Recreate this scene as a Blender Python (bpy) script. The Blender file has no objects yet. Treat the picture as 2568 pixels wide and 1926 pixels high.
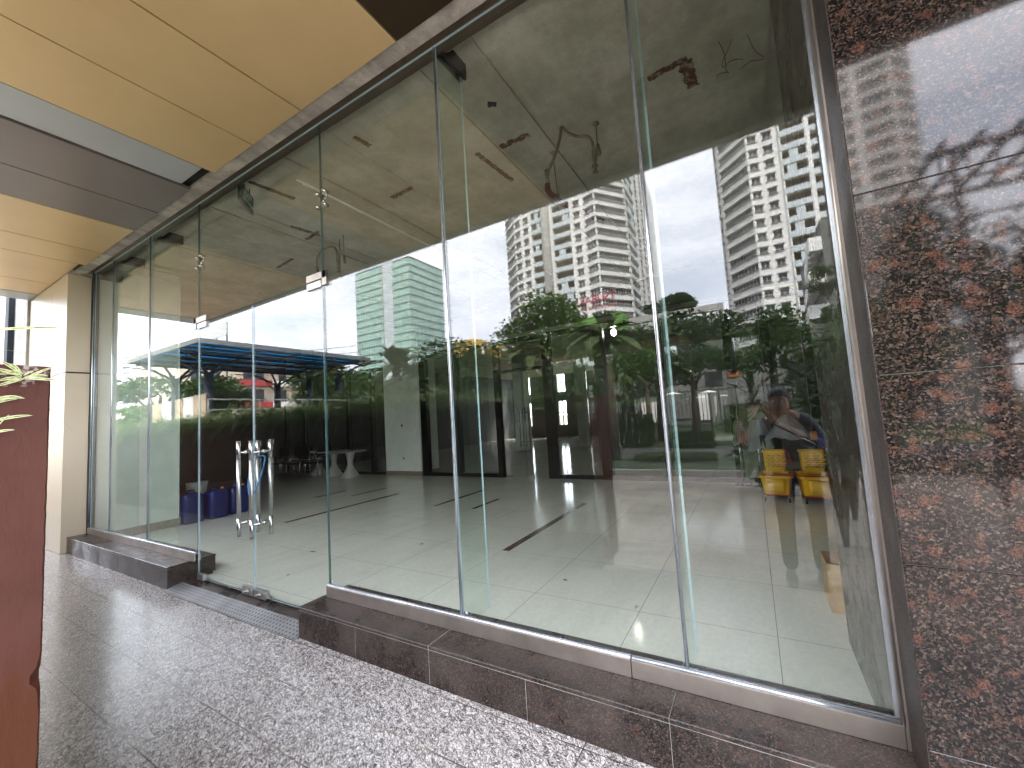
import bpy, math, random
from mathutils import Vector, Matrix
random.seed(7)
SC = bpy.context.scene
COL = SC.collection
rad = math.radians

# ---------------------------------------------------------------- camera
CAM = Vector((0.0, -1.964, 1.376))
yaw, pitch, roll = 0.527455, 0.0828716, -0.0621177
f = Vector((-math.sin(yaw)*math.cos(pitch), math.cos(yaw)*math.cos(pitch), math.sin(pitch)))
r0 = Vector((math.cos(yaw), math.sin(yaw), 0)); u0 = r0.cross(f)
r_ = r0*math.cos(roll) + u0*math.sin(roll); u_ = -r0*math.sin(roll) + u0*math.cos(roll)
cam = bpy.data.cameras.new('camera'); cam.sensor_width = 36; cam.lens = 14.3326
cam.clip_start = 0.01; cam.clip_end = 3000
co = bpy.data.objects.new('camera', cam); COL.objects.link(co)
M = Matrix((r_, u_, -f)).transposed().to_4x4(); M.translation = CAM
co.matrix_world = M; SC.camera = co

# ---------------------------------------------------------------- world, sun, exposure
SUN_EL, SUN_AZ = 50, 25           # sun high behind the building, veiled by cloud
w = bpy.data.worlds.new('World'); SC.world = w; w.use_nodes = True
nt = w.node_tree; nt.nodes.clear()
def wn(t, **k):
    n = nt.nodes.new(t)
    for a, b in k.items(): setattr(n, a, b)
    return n
sky = wn('ShaderNodeTexSky', sky_type='NISHITA', sun_disc=False, sun_elevation=rad(SUN_EL), sun_rotation=rad(SUN_AZ))
sky.dust_density = 3.0
tc = wn('ShaderNodeTexCoord'); mp = wn('ShaderNodeMapping'); mp.inputs['Scale'].default_value = (1, 1, 3.2)
nz = wn('ShaderNodeTexNoise'); nz.inputs['Scale'].default_value = 2.6; nz.inputs['Detail'].default_value = 6; nz.inputs['Roughness'].default_value = .55
cr = wn('ShaderNodeValToRGB')
cr.color_ramp.elements[0].position = .38; cr.color_ramp.elements[0].color = (5.0, 5.3, 6.2, 1)
cr.color_ramp.elements[1].position = .66; cr.color_ramp.elements[1].color = (8.5, 8.5, 9.1, 1)
mx = wn('ShaderNodeMixRGB'); mx.inputs[0].default_value = .88
bg = wn('ShaderNodeBackground'); bg.inputs[1].default_value = .10
ow = wn('ShaderNodeOutputWorld')
L = nt.links.new
L(tc.outputs['Generated'], mp.inputs[0]); L(mp.outputs[0], nz.inputs['Vector']); L(nz.outputs['Fac'], cr.inputs[0])
L(sky.outputs[0], mx.inputs[1]); L(cr.outputs[0], mx.inputs[2]); L(mx.outputs[0], bg.inputs[0]); L(bg.outputs[0], ow.inputs[0])
sl = bpy.data.lights.new('sun', 'SUN'); sl.energy = 1.5; sl.angle = rad(12); sl.color = (1, .95, .88)
so = bpy.data.objects.new('sun', sl); COL.objects.link(so)
az = rad(SUN_AZ); el = rad(SUN_EL)
sd = Vector((math.sin(az)*math.cos(el), math.cos(az)*math.cos(el), math.sin(el)))
so.rotation_euler = (-sd).to_track_quat('-Z', 'Y').to_euler(); so.location = (0, 30, 60)
SC.view_settings.view_transform = 'Standard'; SC.view_settings.look = 'None'; SC.view_settings.gamma = 1
SC.view_settings.exposure = 3.80
SC.render.engine = 'CYCLES'
cy = SC.cycles
cy.use_denoising = True; cy.max_bounces = 9; cy.diffuse_bounces = 5; cy.glossy_bounces = 5
cy.transmission_bounces = 4; cy.transparent_max_bounces = 24; cy.caustics_reflective = False
cy.caustics_refractive = False; cy.sample_clamp_indirect = 4; cy.use_adaptive_sampling = False

# ---------------------------------------------------------------- node helpers / materials
def mat(name):
    m = bpy.data.materials.new(name); m.use_nodes = True; t = m.node_tree; t.nodes.clear()
    o = t.nodes.new('ShaderNodeOutputMaterial'); return m, t, o
class NT:
    def __init__(s, t): s.t = t
    def n(s, ty, _in=None, **k):
        x = s.t.nodes.new(ty)
        for a, b in k.items(): setattr(x, a, b)
        for a, b in (_in or {}).items(): s.set(x, a, b)
        return x
    def set(s, x, a, b):
        i = x.inputs[a]
        if hasattr(b, 'outputs'): s.t.links.new(b.outputs[0], i)
        elif isinstance(b, bpy.types.NodeSocket): s.t.links.new(b, i)
        else: i.default_value = b
    def math(s, op, a, b=0.0, c=None):
        x = s.n('ShaderNodeMath', operation=op); s.set(x, 0, a); s.set(x, 1, b)
        if c is not None: s.set(x, 2, c)
        return x.outputs[0]
    def mix(s, fac, a, b, bt='MIX'):
        x = s.n('ShaderNodeMixRGB', blend_type=bt); s.set(x, 0, fac); s.set(x, 1, c4(a)); s.set(x, 2, c4(b)); return x.outputs[0]
    def ramp(s, fac, stops):
        x = s.n('ShaderNodeValToRGB'); e = x.color_ramp.elements
        while len(e) < len(stops): e.new(.5)
        for i, (p, c) in enumerate(stops):
            e[i].position = p; e[i].color = c4((c, c, c) if isinstance(c, (int, float)) else c)
        s.set(x, 0, fac); return x.outputs[0]
    def pos(s, obj=False):
        if obj: return s.n('ShaderNodeTexCoord').outputs['Object']
        return s.n('ShaderNodeNewGeometry').outputs['Position']
    def mapv(s, v, sc=(1, 1, 1), rot=(0, 0, 0), loc=(0, 0, 0)):
        x = s.n('ShaderNodeMapping'); s.set(x, 0, v); x.inputs['Scale'].default_value = sc
        x.inputs['Rotation'].default_value = rot; x.inputs['Location'].default_value = loc; return x.outputs[0]
    def noise(s, v, scale, det=4, rough=.5, dist=0.0, out='Fac'):
        x = s.n('ShaderNodeTexNoise'); s.set(x, 'Vector', v); x.inputs['Scale'].default_value = scale
        x.inputs['Detail'].default_value = det; x.inputs['Roughness'].default_value = rough; x.inputs['Distortion'].default_value = dist
        return x.outputs[out]
    def voro(s, v, scale, feat='F1', out='Distance', rnd=1.0):
        x = s.n('ShaderNodeTexVoronoi', feature=feat); s.set(x, 'Vector', v); x.inputs['Scale'].default_value = scale
        x.inputs['Randomness'].default_value = rnd; return x.outputs[out]
    def bump(s, h, st=.2, d=.01):
        x = s.n('ShaderNodeBump'); s.set(x, 'Height', h); x.inputs['Strength'].default_value = st; x.inputs['Distance'].default_value = d
        return x.outputs[0]
    def xyz(s, v):
        x = s.n('ShaderNodeSeparateXYZ'); s.set(x, 0, v); return x.outputs
    def line(s, c, period, offset, width):      # 1 on joint lines
        a = s.math('FRACT', s.math('DIVIDE', s.math('SUBTRACT', c, offset), period))
        b = s.math('ABSOLUTE', s.math('SUBTRACT', a, .5))
        return s.math('GREATER_THAN', b, .5 - width/period/2)
    def pbsdf(s, **k):
        x = s.n('ShaderNodeBsdfPrincipled')
        for a, b in k.items():
            a = {'col': 'Base Color', 'rough': 'Roughness', 'metal': 'Metallic', 'spec': 'Specular IOR Level', 'nrm': 'Normal',
                 'coat': 'Coat Weight', 'coatr': 'Coat Roughness', 'trans': 'Transmission Weight', 'sub': 'Subsurface Weight', 'alpha': 'Alpha'}.get(a, a)
            s.set(x, a, c4(b) if a == 'Base Color' else b)
        return x.outputs[0]
def c4(c):
    if isinstance(c, (tuple, list)) and len(c) == 3: return (c[0], c[1], c[2], 1)
    return c
def simple(name, col, rough=.5, metal=0.0, var=.12, scale=8, bump=0.0, obj=True, **k):
    m, t, o = mat(name); N = NT(t); p = N.pos(obj)
    nf = N.noise(p, scale, 5, .6)
    d = tuple(max(0, c*(1-var*1.6)) for c in col); b = tuple(min(1, c*(1+var)) for c in col)
    c = N.ramp(nf, [(.3, d), (.7, b)])
    rr = N.math('ADD', N.math('MULTIPLY', N.noise(p, scale*.6, 3), .2*min(rough*2, 1)), max(rough-.1*min(rough*2, 1), 0.0))
    kw = dict(col=c, rough=rr, metal=metal); kw.update(k)
    if bump: kw['nrm'] = N.bump(N.noise(p, scale*6, 4), bump)
    N.t.links.new(N.pbsdf(**kw), o.inputs[0]); return m
MT = {}
def fin(name, N, o, sh): N.t.links.new(sh, o.inputs[0]); MT[name] = bpy.data.materials[name]

# polished brown-red granite
def granite_dark(name, scale=1.0, red=.5, rough=.1, dirty=0.0, sp=.55):
    m, t, o = mat(name); N = NT(t); p = N.pos()
    warp = N.noise(p, 60*scale, 2, .5, out='Color')
    pw = N.n('ShaderNodeVectorMath', {0: p}, operation='ADD'); sc = N.n('ShaderNodeVectorMath', {0: warp}, operation='SCALE'); sc.inputs['Scale'].default_value = .012/scale
    N.set(pw, 1, sc.outputs[0])
    cell = N.voro(pw.outputs[0], 185*scale, out='Color')
    cx = N.xyz(cell)[0]
    base = N.ramp(cx, [(0, (.005, .005, .006)), (.40, (.009, .0085, .008)), (.64, (.040, .026, .020)), (.92, (.090, .058, .044)), (1, (.14, .105, .088))])
    warp2 = N.n('ShaderNodeVectorMath', {0: N.noise(p, 30*scale, 3, .7, out='Color')}, operation='SCALE'); warp2.inputs['Scale'].default_value = .05/scale
    blob = N.math('SUBTRACT', 1.0, N.voro(N.n('ShaderNodeVectorMath', {0: p, 1: warp2.outputs[0]}, operation='ADD').outputs[0], 17*scale))
    bm = N.ramp(N.math('ADD', N.math('MULTIPLY', blob, .62), N.math('MULTIPLY', N.noise(p, 48*scale, 3, .6), .6)), [(.70, 0), (.82, 1)])
    pick = N.ramp(N.noise(p, 9*scale, 2), [(.30, 0), (.46, 1)])
    bm2 = N.math('MULTIPLY', bm, pick)
    redc = N.ramp(N.noise(p, 190*scale, 2, .6), [(.35, (.030, .014, .010)), (.5, (.095, .040, .026)), (.68, (.21, .090, .058))])
    mid = N.ramp(N.noise(p, 75*scale, 4, .7), [(.44, 0), (.62, 1)])
    col = N.mix(N.math('MULTIPLY', mid, .6), base, (.012, .010, .010))
    col = N.mix(N.math('MULTIPLY', bm2, red), col, redc)
    r = rough
    if dirty:
        dm = N.ramp(N.noise(p, 3.0, 5, .65), [(.42, 0), (.72, 1)])
        col = N.mix(N.math('MULTIPLY', dm, dirty), col, (.20, .165, .14))
        r = N.math('ADD', N.math('MULTIPLY', dm, .3), rough)
    fin(name, N, o, N.pbsdf(col=col, rough=r, spec=sp))
granite_dark('granite_column', 1.0, .62, .05, 0, .55)
granite_dark('granite_reveal', 1.3, .1, .42, .25, .35)
granite_dark('granite_step', 1.15, .30, .24, .30, .32)
granite_dark('granite_plain', 1.3, .06, .14, .30)

# black and white outdoor granite slabs
m, t, o = mat('granite_floor'); N = NT(t); p = N.pos(); X = N.xyz(p)
ang = N.mapv(p, (1, 1, 1), (0, 0, rad(28)))
wv = N.noise(ang, 14, 3, .6, out='Color'); sv = N.n('ShaderNodeVectorMath', {0: wv}, operation='SCALE'); sv.inputs['Scale'].default_value = .035
pv = N.n('ShaderNodeVectorMath', {0: ang, 1: sv.outputs[0]}, operation='ADD').outputs[0]
pv = N.mapv(pv, (1, 1.9, 1))
def ridge(sc_, w0, w1, ds):
    return N.ramp(N.math('ABSOLUTE', N.math('SUBTRACT', N.noise(pv, sc_, 4, .62, ds), .5)), [(w0, 1), (w1, 0)])
v1 = ridge(21, .010, .055, .8); v2 = ridge(47, .012, .060, .5)
blot = N.ramp(N.noise(pv, 36, 5, .7, .4), [(.36, 1), (.46, 0)])
vein = N.math('MAXIMUM', N.math('MAXIMUM', v1, N.math('MULTIPLY', v2, .75)), blot)
cell = N.ramp(N.noise(pv, 85, 3, .7), [(.32, (.46, .41, .385)), (.5, (.72, .665, .63)), (.70, (.93, .89, .85))])
col = N.mix(N.math('MULTIPLY', vein, .97), cell, (.030, .028, .028))
nod = N.ramp(N.voro(N.mapv(p, (1, 1.3, 1), (0, 0, .4)), 2.6), [(.085, 1), (.10, 0)])
col = N.mix(N.math('MULTIPLY', nod, .55), col, (.42, .39, .37))
jx = N.line(X[0], .62, -3.55+.31, .006); jx2 = N.line(X[0], .31, -2.95, .005)
jy = N.line(X[1], .30, -.55, .006)
jn = N.math('MAXIMUM', jy, N.math('MAXIMUM', jx, N.math('MULTIPLY', jx2, N.math('LESS_THAN', X[1], -1.15))))
jn = N.math('MULTIPLY', jn, N.ramp(N.noise(p, 6, 3), [(.35, .45), (.6, .95)]))
col = N.mix(jn, col, N.ramp(N.noise(p, 2.2, 2), [(.48, (.035, .03, .028)), (.62, (.34, .27, .20))]))
col = N.mix(N.ramp(N.noise(p, 1.6, 4), [(.4, .0), (.75, .22)]), col, (.30, .27, .24))
fin('granite_floor', N, o, N.pbsdf(col=col, rough=N.math('ADD', N.math('MULTIPLY', N.noise(p, 5, 4), .16), .12), nrm=N.bump(N.noise(p, 160, 2), .06, .002), spec=.55))

# interior polished tiles
m, t, o = mat('porcelain'); N = NT(t); p = N.pos(); X = N.xyz(p)
j = N.math('MAXIMUM', N.line(X[0], .8, 0, .004), N.line(X[1], .8, .95, .004))
tid = N.noise(N.n('ShaderNodeVectorMath', {0: p, 1: (.8, .8, .8)}, operation='SNAP').outputs[0], 5.1, 0)
c = N.ramp(N.noise(p, 26, 5, .7), [(.3, (.73, .715, .62)), (.7, (.84, .825, .73))])
c = N.mix(N.math('MULTIPLY', tid, .12), c, (.52, .52, .46))
c = N.mix(N.ramp(N.noise(N.mapv(p, (1, .35, 1)), 3.2, 6, .7), [(.45, 0), (.8, .35)]), c, (.46, .44, .38))
c = N.mix(N.ramp(N.voro(p, 5.5), [(.012, .8), (.02, 0)]), c, (.18, .15, .12))
c = N.mix(j, c, (.28, .25, .21))
fin('porcelain', N, o, N.pbsdf(col=c, rough=N.math('ADD', N.math('MULTIPLY', N.noise(p, 3.2, 4), .10), .045), spec=.5, nrm=N.bump(N.noise(p, 1.4, 2), .02, .02)))

# champagne aluminium soffit
def alu(name, c1, c2, rough=.33, metal=.55):
    m, t, o = mat(name); N = NT(t); p = N.pos()
    c = N.ramp(N.noise(p, .9, 4, .6), [(.3, c1), (.7, c2)])
    g = N.noise(p, 900, 1); c = N.mix(.18, c, N.ramp(g, [(.3, tuple(x*.75 for x in c1)), (.7, c2)]))
    st = N.ramp(N.noise(N.mapv(p, (1.2, 5, 1)), 2.2, 6, .7), [(.62, 0), (.8, .25)])
    c = N.mix(st, c, tuple(x*.8 for x in c1))
    fin(name, N, o, N.pbsdf(col=c, rough=rough, metal=metal, nrm=N.bump(N.noise(p, 1.3, 2), .035, .03)))
alu('champagne', (.64, .435, .215), (.76, .53, .275), .36, .3)
alu('mauve_grey', (.17, .135, .13), (.22, .175, .165), .36, .3)
alu('dark_brown', (.035, .020, .010), (.055, .03, .014))
alu('silver_grey', (.42, .42, .44), (.50, .50, .52), .4, .3)
alu('cream_alu', (.58, .485, .34), (.66, .56, .41), .42, .15)

# raw concrete
def concrete(name, a, b, stain=.5):
    m, t, o = mat(name); N = NT(t); p = N.pos(); X = N.xyz(p)
    c = N.ramp(N.noise(p, 2.1, 8, .72), [(.34, tuple(x*.78 for x in a)), (.5, a), (.66, b)])
    c = N.mix(N.ramp(N.noise(p, 7, 6, .7), [(.5, 0), (.75, .5*stain)]), c, tuple(x*.55 for x in a))
    c = N.mix(N.ramp(N.noise(N.mapv(p, (2.2, .5, 1)), 1.3, 5, .7), [(.45, 0), (.7, .45*stain)]), c, tuple(x*1.35 for x in b))
    c = N.mix(N.ramp(N.voro(p, 4.5), [(.03, .6*stain), (.045, 0)]), c, tuple(x*.3 for x in a))
    c = N.mix(N.ramp(N.noise(p, 130, 3, .7), [(.5, 0), (.7, .25)]), c, tuple(x*.6 for x in a))
    fin(name, N, o, N.pbsdf(col=c, rough=.85, nrm=N.bump(N.noise(p, 40, 5, .7), .35, .01)))
concrete('ceiling_concrete', (.40, .375, .30), (.54, .51, .42))
concrete('lintel_concrete', (.34, .30, .27), (.62, .56, .50), .9)
concrete('kerb_concrete', (.34, .33, .31), (.48, .46, .43), .5)

# glass: thin pane, both faces reflect by angle of view
def glass(name, tint, gloss=(1, 1, 1), dust=.012, boost=1.0):
    m, t, o = mat(name); N = NT(t)
    g = N.n('ShaderNodeNewGeometry')
    dt = N.n('ShaderNodeVectorMath', {0: g.outputs['Incoming'], 1: g.outputs['Normal']}, operation='DOT_PRODUCT').outputs['Value']
    c = N.math('ABSOLUTE', dt); q = N.math('SUBTRACT', 1.0, c)
    p5 = N.math('POWER', q, 5.0); R = N.math('MULTIPLY', N.math('ADD', N.math('MULTIPLY', p5, .60), .048), boost)
    R = N.math('MINIMUM', R, 1.0)
    tr = N.n('ShaderNodeBsdfTransparent', {'Color': c4(tint)})
    gl = N.n('ShaderNodeBsdfGlossy', {'Color': c4(gloss), 'Roughness': 0.0, 'Normal': N.bump(N.noise(g.outputs['Position'], 1.1, 1), .03, .01)})
    s = N.n('ShaderNodeMixShader', {0: R, 1: tr, 2: gl})
    d = N.n('ShaderNodeBsdfDiffuse', {'Color': (.7, .72, .70, 1)})
    streak = N.noise(N.mapv(g.outputs['Position'], (2.2, 2.2, .6)), 3, 6, .7)
    s2 = N.n('ShaderNodeMixShader', {0: N.math('MULTIPLY', N.ramp(streak, [(.45, .15), (.8, 1)]), dust), 1: s, 2: d})
    fin(name, N, o, s2.outputs[0])
glass('glass', (.968, .988, .975), dust=.0022, boost=1.04)
glass('glass_fin', (.93, .975, .95), dust=.012, boost=.6)
MT['glass_edge'] = simple('glass_edge', (.42, .56, .60), .12, 0, .15, 3, spec=.8, coat=1.0)
MT['glass_edge_dark'] = simple('glass_edge_dark', (.05, .10, .09), .1, 0, .2, 5, spec=.8, coat=.6)

def reg(name, *a, **k): MT[name] = simple(name, *a, **k)
reg('steel', (.55, .54, .53), .22, .95, .08, 20)
reg('brushed_steel', (.50, .49, .47), .36, .9, .12, 30)
reg('rail_steel', (.44, .38, .33), .34, .75, .15, 4, obj=False)
reg('rail_lip', (.66, .70, .74), .22, .8, .10, 6, obj=False)
reg('brown_channel', (.10, .065, .045), .4, .4, .2, 6, obj=False)
reg('black_frame', (.008, .008, .008), .3, .2, .2, 5)
reg('white_plaster', (.78, .80, .74), .7, 0, .07, 3, bump=.08, obj=False)
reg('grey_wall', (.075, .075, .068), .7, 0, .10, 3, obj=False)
reg('skirting', (.30, .25, .19), .3, 0, .3, 40, obj=False)
reg('inlay', (.17, .115, .08), .2, 0, .4, 40, obj=False)
m, t, o = mat('rust'); N = NT(t); p = N.pos()
c = N.mix(N.ramp(N.noise(p, 17, 5, .8), [(.50, 0), (.60, 1)]), (.085, .028, .014), (.30, .26, .20))
fin('rust', N, o, N.pbsdf(col=c, rough=.9, nrm=N.bump(N.noise(p, 60, 4), .5)))
reg('dark_hole', (.02, .018, .015), .9)
reg('blue_plastic', (.006, .018, .13), .35, 0, .15, 6)
reg('orange_cap', (.75, .24, .02), .4)
reg('white_plastic', (.72, .72, .70), .4, 0, .06, 6)
reg('yellow_plastic', (.92, .50, .02), .35, 0, .06, 5)
reg('red_paint', (.40, .03, .02), .4, 0, .1, 5)
reg('rubber', (.02, .02, .02), .6)
reg('cardboard', (.52, .35, .19), .8, 0, .10, 12, bump=.1)
reg('cardboard_dark', (.34, .22, .12), .85, 0, .12, 12)
reg('black_leather', (.012, .012, .013), .45)
reg('cream_paint', (.46, .445, .40), .4, 0, .05, 4)
reg('sign_green', (.006, .055, .03), .3, 0, .1, 4)
reg('sign_white', (.62, .80, .68), .4)
reg('sign_red', (.42, .02, .05), .5)
reg('sign_yellow', (.75, .38, .03), .5)
reg('copper_pipe', (.30, .26, .19), .35, .8, .2, 12)
reg('red_pipe', (.13, .025, .015), .5, 0, .2, 8)
reg('blue_hose', (.02, .16, .36), .4)
reg('leaf_dry', (.18, .09, .04), .8)
reg('leaf_pale', (.42, .40, .28), .8)
reg('mop_cotton', (.56, .52, .42), .95, 0, .15, 40)
reg('asphalt', (.06, .06, .058), .8, 0, .15, 3, obj=False)
reg('far_ground', (.12, .12, .09), .9, 0, .3, .5, obj=False)
reg('lawn', (.028, .055, .014), .9, 0, .4, 3, obj=False, bump=.5)
reg('soil', (.06, .04, .03), .95, 0, .3, 8, obj=False, bump=.5)
reg('bark', (.10, .075, .055), .9, 0, .35, 10, bump=.5)
reg('dark_steel', (.035, .045, .06), .45, .3, .15, 5)
reg('roof_grey', (.20, .20, .19), .6, .1, .12, 2)
reg('off_white', (.82, .80, .77), .65, 0, .06, 1.2)
reg('parapet_blue', (.58, .63, .65), .6, 0, .06, 1.2)
reg('facade_dim', (.15, .15, .14), .7, 0, .1, 1.5)
reg('window_frame', (.72, .73, .72), .5)
reg('window_dark', (.045, .05, .052), .12, 0, .5, .35)
reg('window_trim', (.30, .29, .28), .6)
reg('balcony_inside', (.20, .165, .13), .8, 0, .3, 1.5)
reg('shaft_grey', (.40, .39, .36), .75, 0, .12, 1)
reg('beige_render', (.55, .49, .39), .7, 0, .08, 1)
reg('red_balcony', (.38, .045, .05), .5)
reg('yellow_render', (.75, .46, .08), .6)
reg('green_panel', (.10, .26, .025), .5, 0, .08, 2)
reg('hoarding_tan', (.42, .33, .22), .7)
reg('hoarding_white', (.60, .62, .60), .6)
reg('skin', (.42, .24, .16), .5, 0, .06, 10)
reg('hair', (.015, .012, .010), .5, 0, .2, 60)
reg('shirt', (.13, .14, .16), .85, 0, .1, 20)
reg('trousers', (.03, .035, .045), .85)
reg('shoe', (.03, .025, .02), .6)
reg('phone_case', (.02, .02, .022), .25)
reg('orange_awning', (.40, .10, .015), .6)

# brown painted wall, peeling
m, t, o = mat('brown_wall'); N = NT(t); p = N.pos(); X = N.xyz(p)
c = N.ramp(N.noise(p, 6, 6, .6), [(.3, (.072, .028, .021)), (.7, (.098, .041, .031))])
wet = N.math('ADD', N.math('ADD', X[2], 0.05), N.math('MULTIPLY', N.noise(N.mapv(p, (9, 9, 1.2)), 2.2, 5, .7), .55))
c = N.mix(N.ramp(N.math('MULTIPLY', wet, .5), [(.575, .9), (.655, 0)]), c, (.075, .026, .012))
ed = N.math('MULTIPLY', N.math('GREATER_THAN', X[2], 1.505), N.math('GREATER_THAN', X[1], -1.775))
sp = N.math('MULTIPLY', ed, N.ramp(N.noise(p, 42, 4, .7), [(.52, 0), (.60, 1)]))
c = N.mix(sp, c, (.30, .25, .22))
c = N.mix(N.ramp(N.voro(p, 16), [(.05, .6), (.08, 0)]), c, (.24, .15, .13))
fin('brown_wall', N, o, N.pbsdf(col=c, rough=.7, spec=.12, nrm=N.bump(N.noise(N.mapv(p, (1, 1, .4)), 60, 4, .6), .3, .006)))

# plaza paving
m, t, o = mat('paver'); N = NT(t); p = N.pos()
bt = N.n('ShaderNodeTexBrick', {'Vector': N.mapv(p, (1, 1, 1), (0, 0, 0)), 'Color1': (.40, .34, .285, 1), 'Color2': (.48, .41, .35, 1), 'Mortar': (.06, .05, .04, 1), 'Scale': 1.0,
     'Mortar Size': .010, 'Brick Width': .60, 'Row Height': .30})
c = N.mix(N.ramp(N.noise(p, 3, 6, .7), [(.4, 0), (.75, .4)]), bt.outputs[0], (.26, .22, .18))
fin('paver', N, o, N.pbsdf(col=c, rough=N.ramp(N.noise(p, .9, 4), [(.4, .25), (.6, .6)]), nrm=N.bump(bt.outputs[1], -.3, .004)))

# checker plate ramp with holes
m, t, o = mat('perforated_metal'); N = NT(t); p = N.pos(); X = N.xyz(p)
def cellc(c, per): return N.math('SUBTRACT', N.math('FRACT', N.math('DIVIDE', c, per)), .5)
a = cellc(X[0], .042); b = cellc(N.math('ADD', X[1], 0), .028)
d = N.math('SQRT', N.math('ADD', N.math('MULTIPLY', N.math('MULTIPLY', a, a), 3.2), N.math('MULTIPLY', b, b)))
h = N.ramp(d, [(.26, 1), (.31, 0)])
c = N.mix(h, N.ramp(N.noise(p, 5, 4), [(.3, (.20, .20, .205)), (.7, (.30, .30, .31))]), (.02, .02, .02))
fin('perforated_metal', N, o, N.pbsdf(col=c, rough=.5, metal=.3))

# green curtain wall
m, t, o = mat('curtain_glass'); N = NT(t); p = N.pos(); X = N.xyz(p)
lv = N.math('MAXIMUM', N.math('MULTIPLY', N.line(X[0], 1.9, 0, .30), 1.0), N.line(X[1], 1.9, 0, .30))
lz = N.line(X[2], 3.9, .95, .30)
fl = N.n('ShaderNodeVectorMath', {0: p, 1: (1.35, 1.35, 3.9)}, operation='SNAP').outputs[0]
c = N.ramp(N.noise(fl, 3.3, 1), [(.3, (.34, .54, .46)), (.7, (.50, .72, .62))])
c = N.mix(N.math('MAXIMUM', lv, lz), c, (.10, .17, .15))
fin('curtain_glass', N, o, N.pbsdf(col=c, rough=.15, spec=.6))

# foliage
def leafmat(name, a, b, cc, rough=.45, edge=None):
    m, t, o = mat(name); N = NT(t); g = N.n('ShaderNodeNewGeometry')
    r = g.outputs['Random Per Island']
    c = N.ramp(r, [(0, a), (.55, b), (1, cc)])
    c = N.mix(N.ramp(N.noise(g.outputs['Position'], .9, 3), [(.35, 0), (.7, .5)]), c, a)
    sh = N.pbsdf(col=c, rough=rough, spec=.35)
    tl = N.n('ShaderNodeBsdfTranslucent', {'Color': c})
    fin(name, N, o, N.n('ShaderNodeMixShader', {0: .28, 1: sh, 2: tl}).outputs[0])
leafmat('leaf_dark', (.014, .034, .008), (.032, .066, .014), (.070, .125, .028))
leafmat('leaf_mid', (.022, .050, .010), (.042, .090, .016), (.085, .155, .028))
leafmat('leaf_bright', (.035, .075, .012), (.075, .145, .022), (.14, .24, .045))
leafmat('leaf_palm', (.045, .08, .022), (.09, .14, .04), (.17, .21, .08))
leafmat('leaf_grass', (.11, .19, .03), (.32, .44, .12), (.62, .68, .38))
reg('leaf_cream', (.62, .60, .34), .5, 0, .1, 20)
leafmat('blossom', (.60, .20, .25), (.70, .35, .38), (.75, .5, .5))
m, t, o = mat('plastic_film'); N = NT(t)
tr = N.n('ShaderNodeBsdfTransparent', {'Color': (.93, .94, .95, 1)}); pb = N.pbsdf(col=(.75, .77, .80), rough=.25)
fin('plastic_film', N, o, N.n('ShaderNodeMixShader', {0: .38, 1: tr, 2: pb}).outputs[0])
def emis(name, col, s):
    m, t, o = mat(name); N = NT(t); fin(name, N, o, N.n('ShaderNodeEmission', {'Color': c4(col), 'Strength': s}).outputs[0])
emis('lamp_glow', (1, .93, .80), 3.0)

# blue translucent roof sheet
m, t, o = mat('blue_sheet'); N = NT(t)
fin('blue_sheet', N, o, N.n('ShaderNodeMixShader', {0: .75, 1: N.pbsdf(col=(.01, .16, .28), rough=.4), 2: N.n('ShaderNodeBsdfTranslucent', {'Color': (.02, .38, .60, 1)})}).outputs[0])
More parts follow.
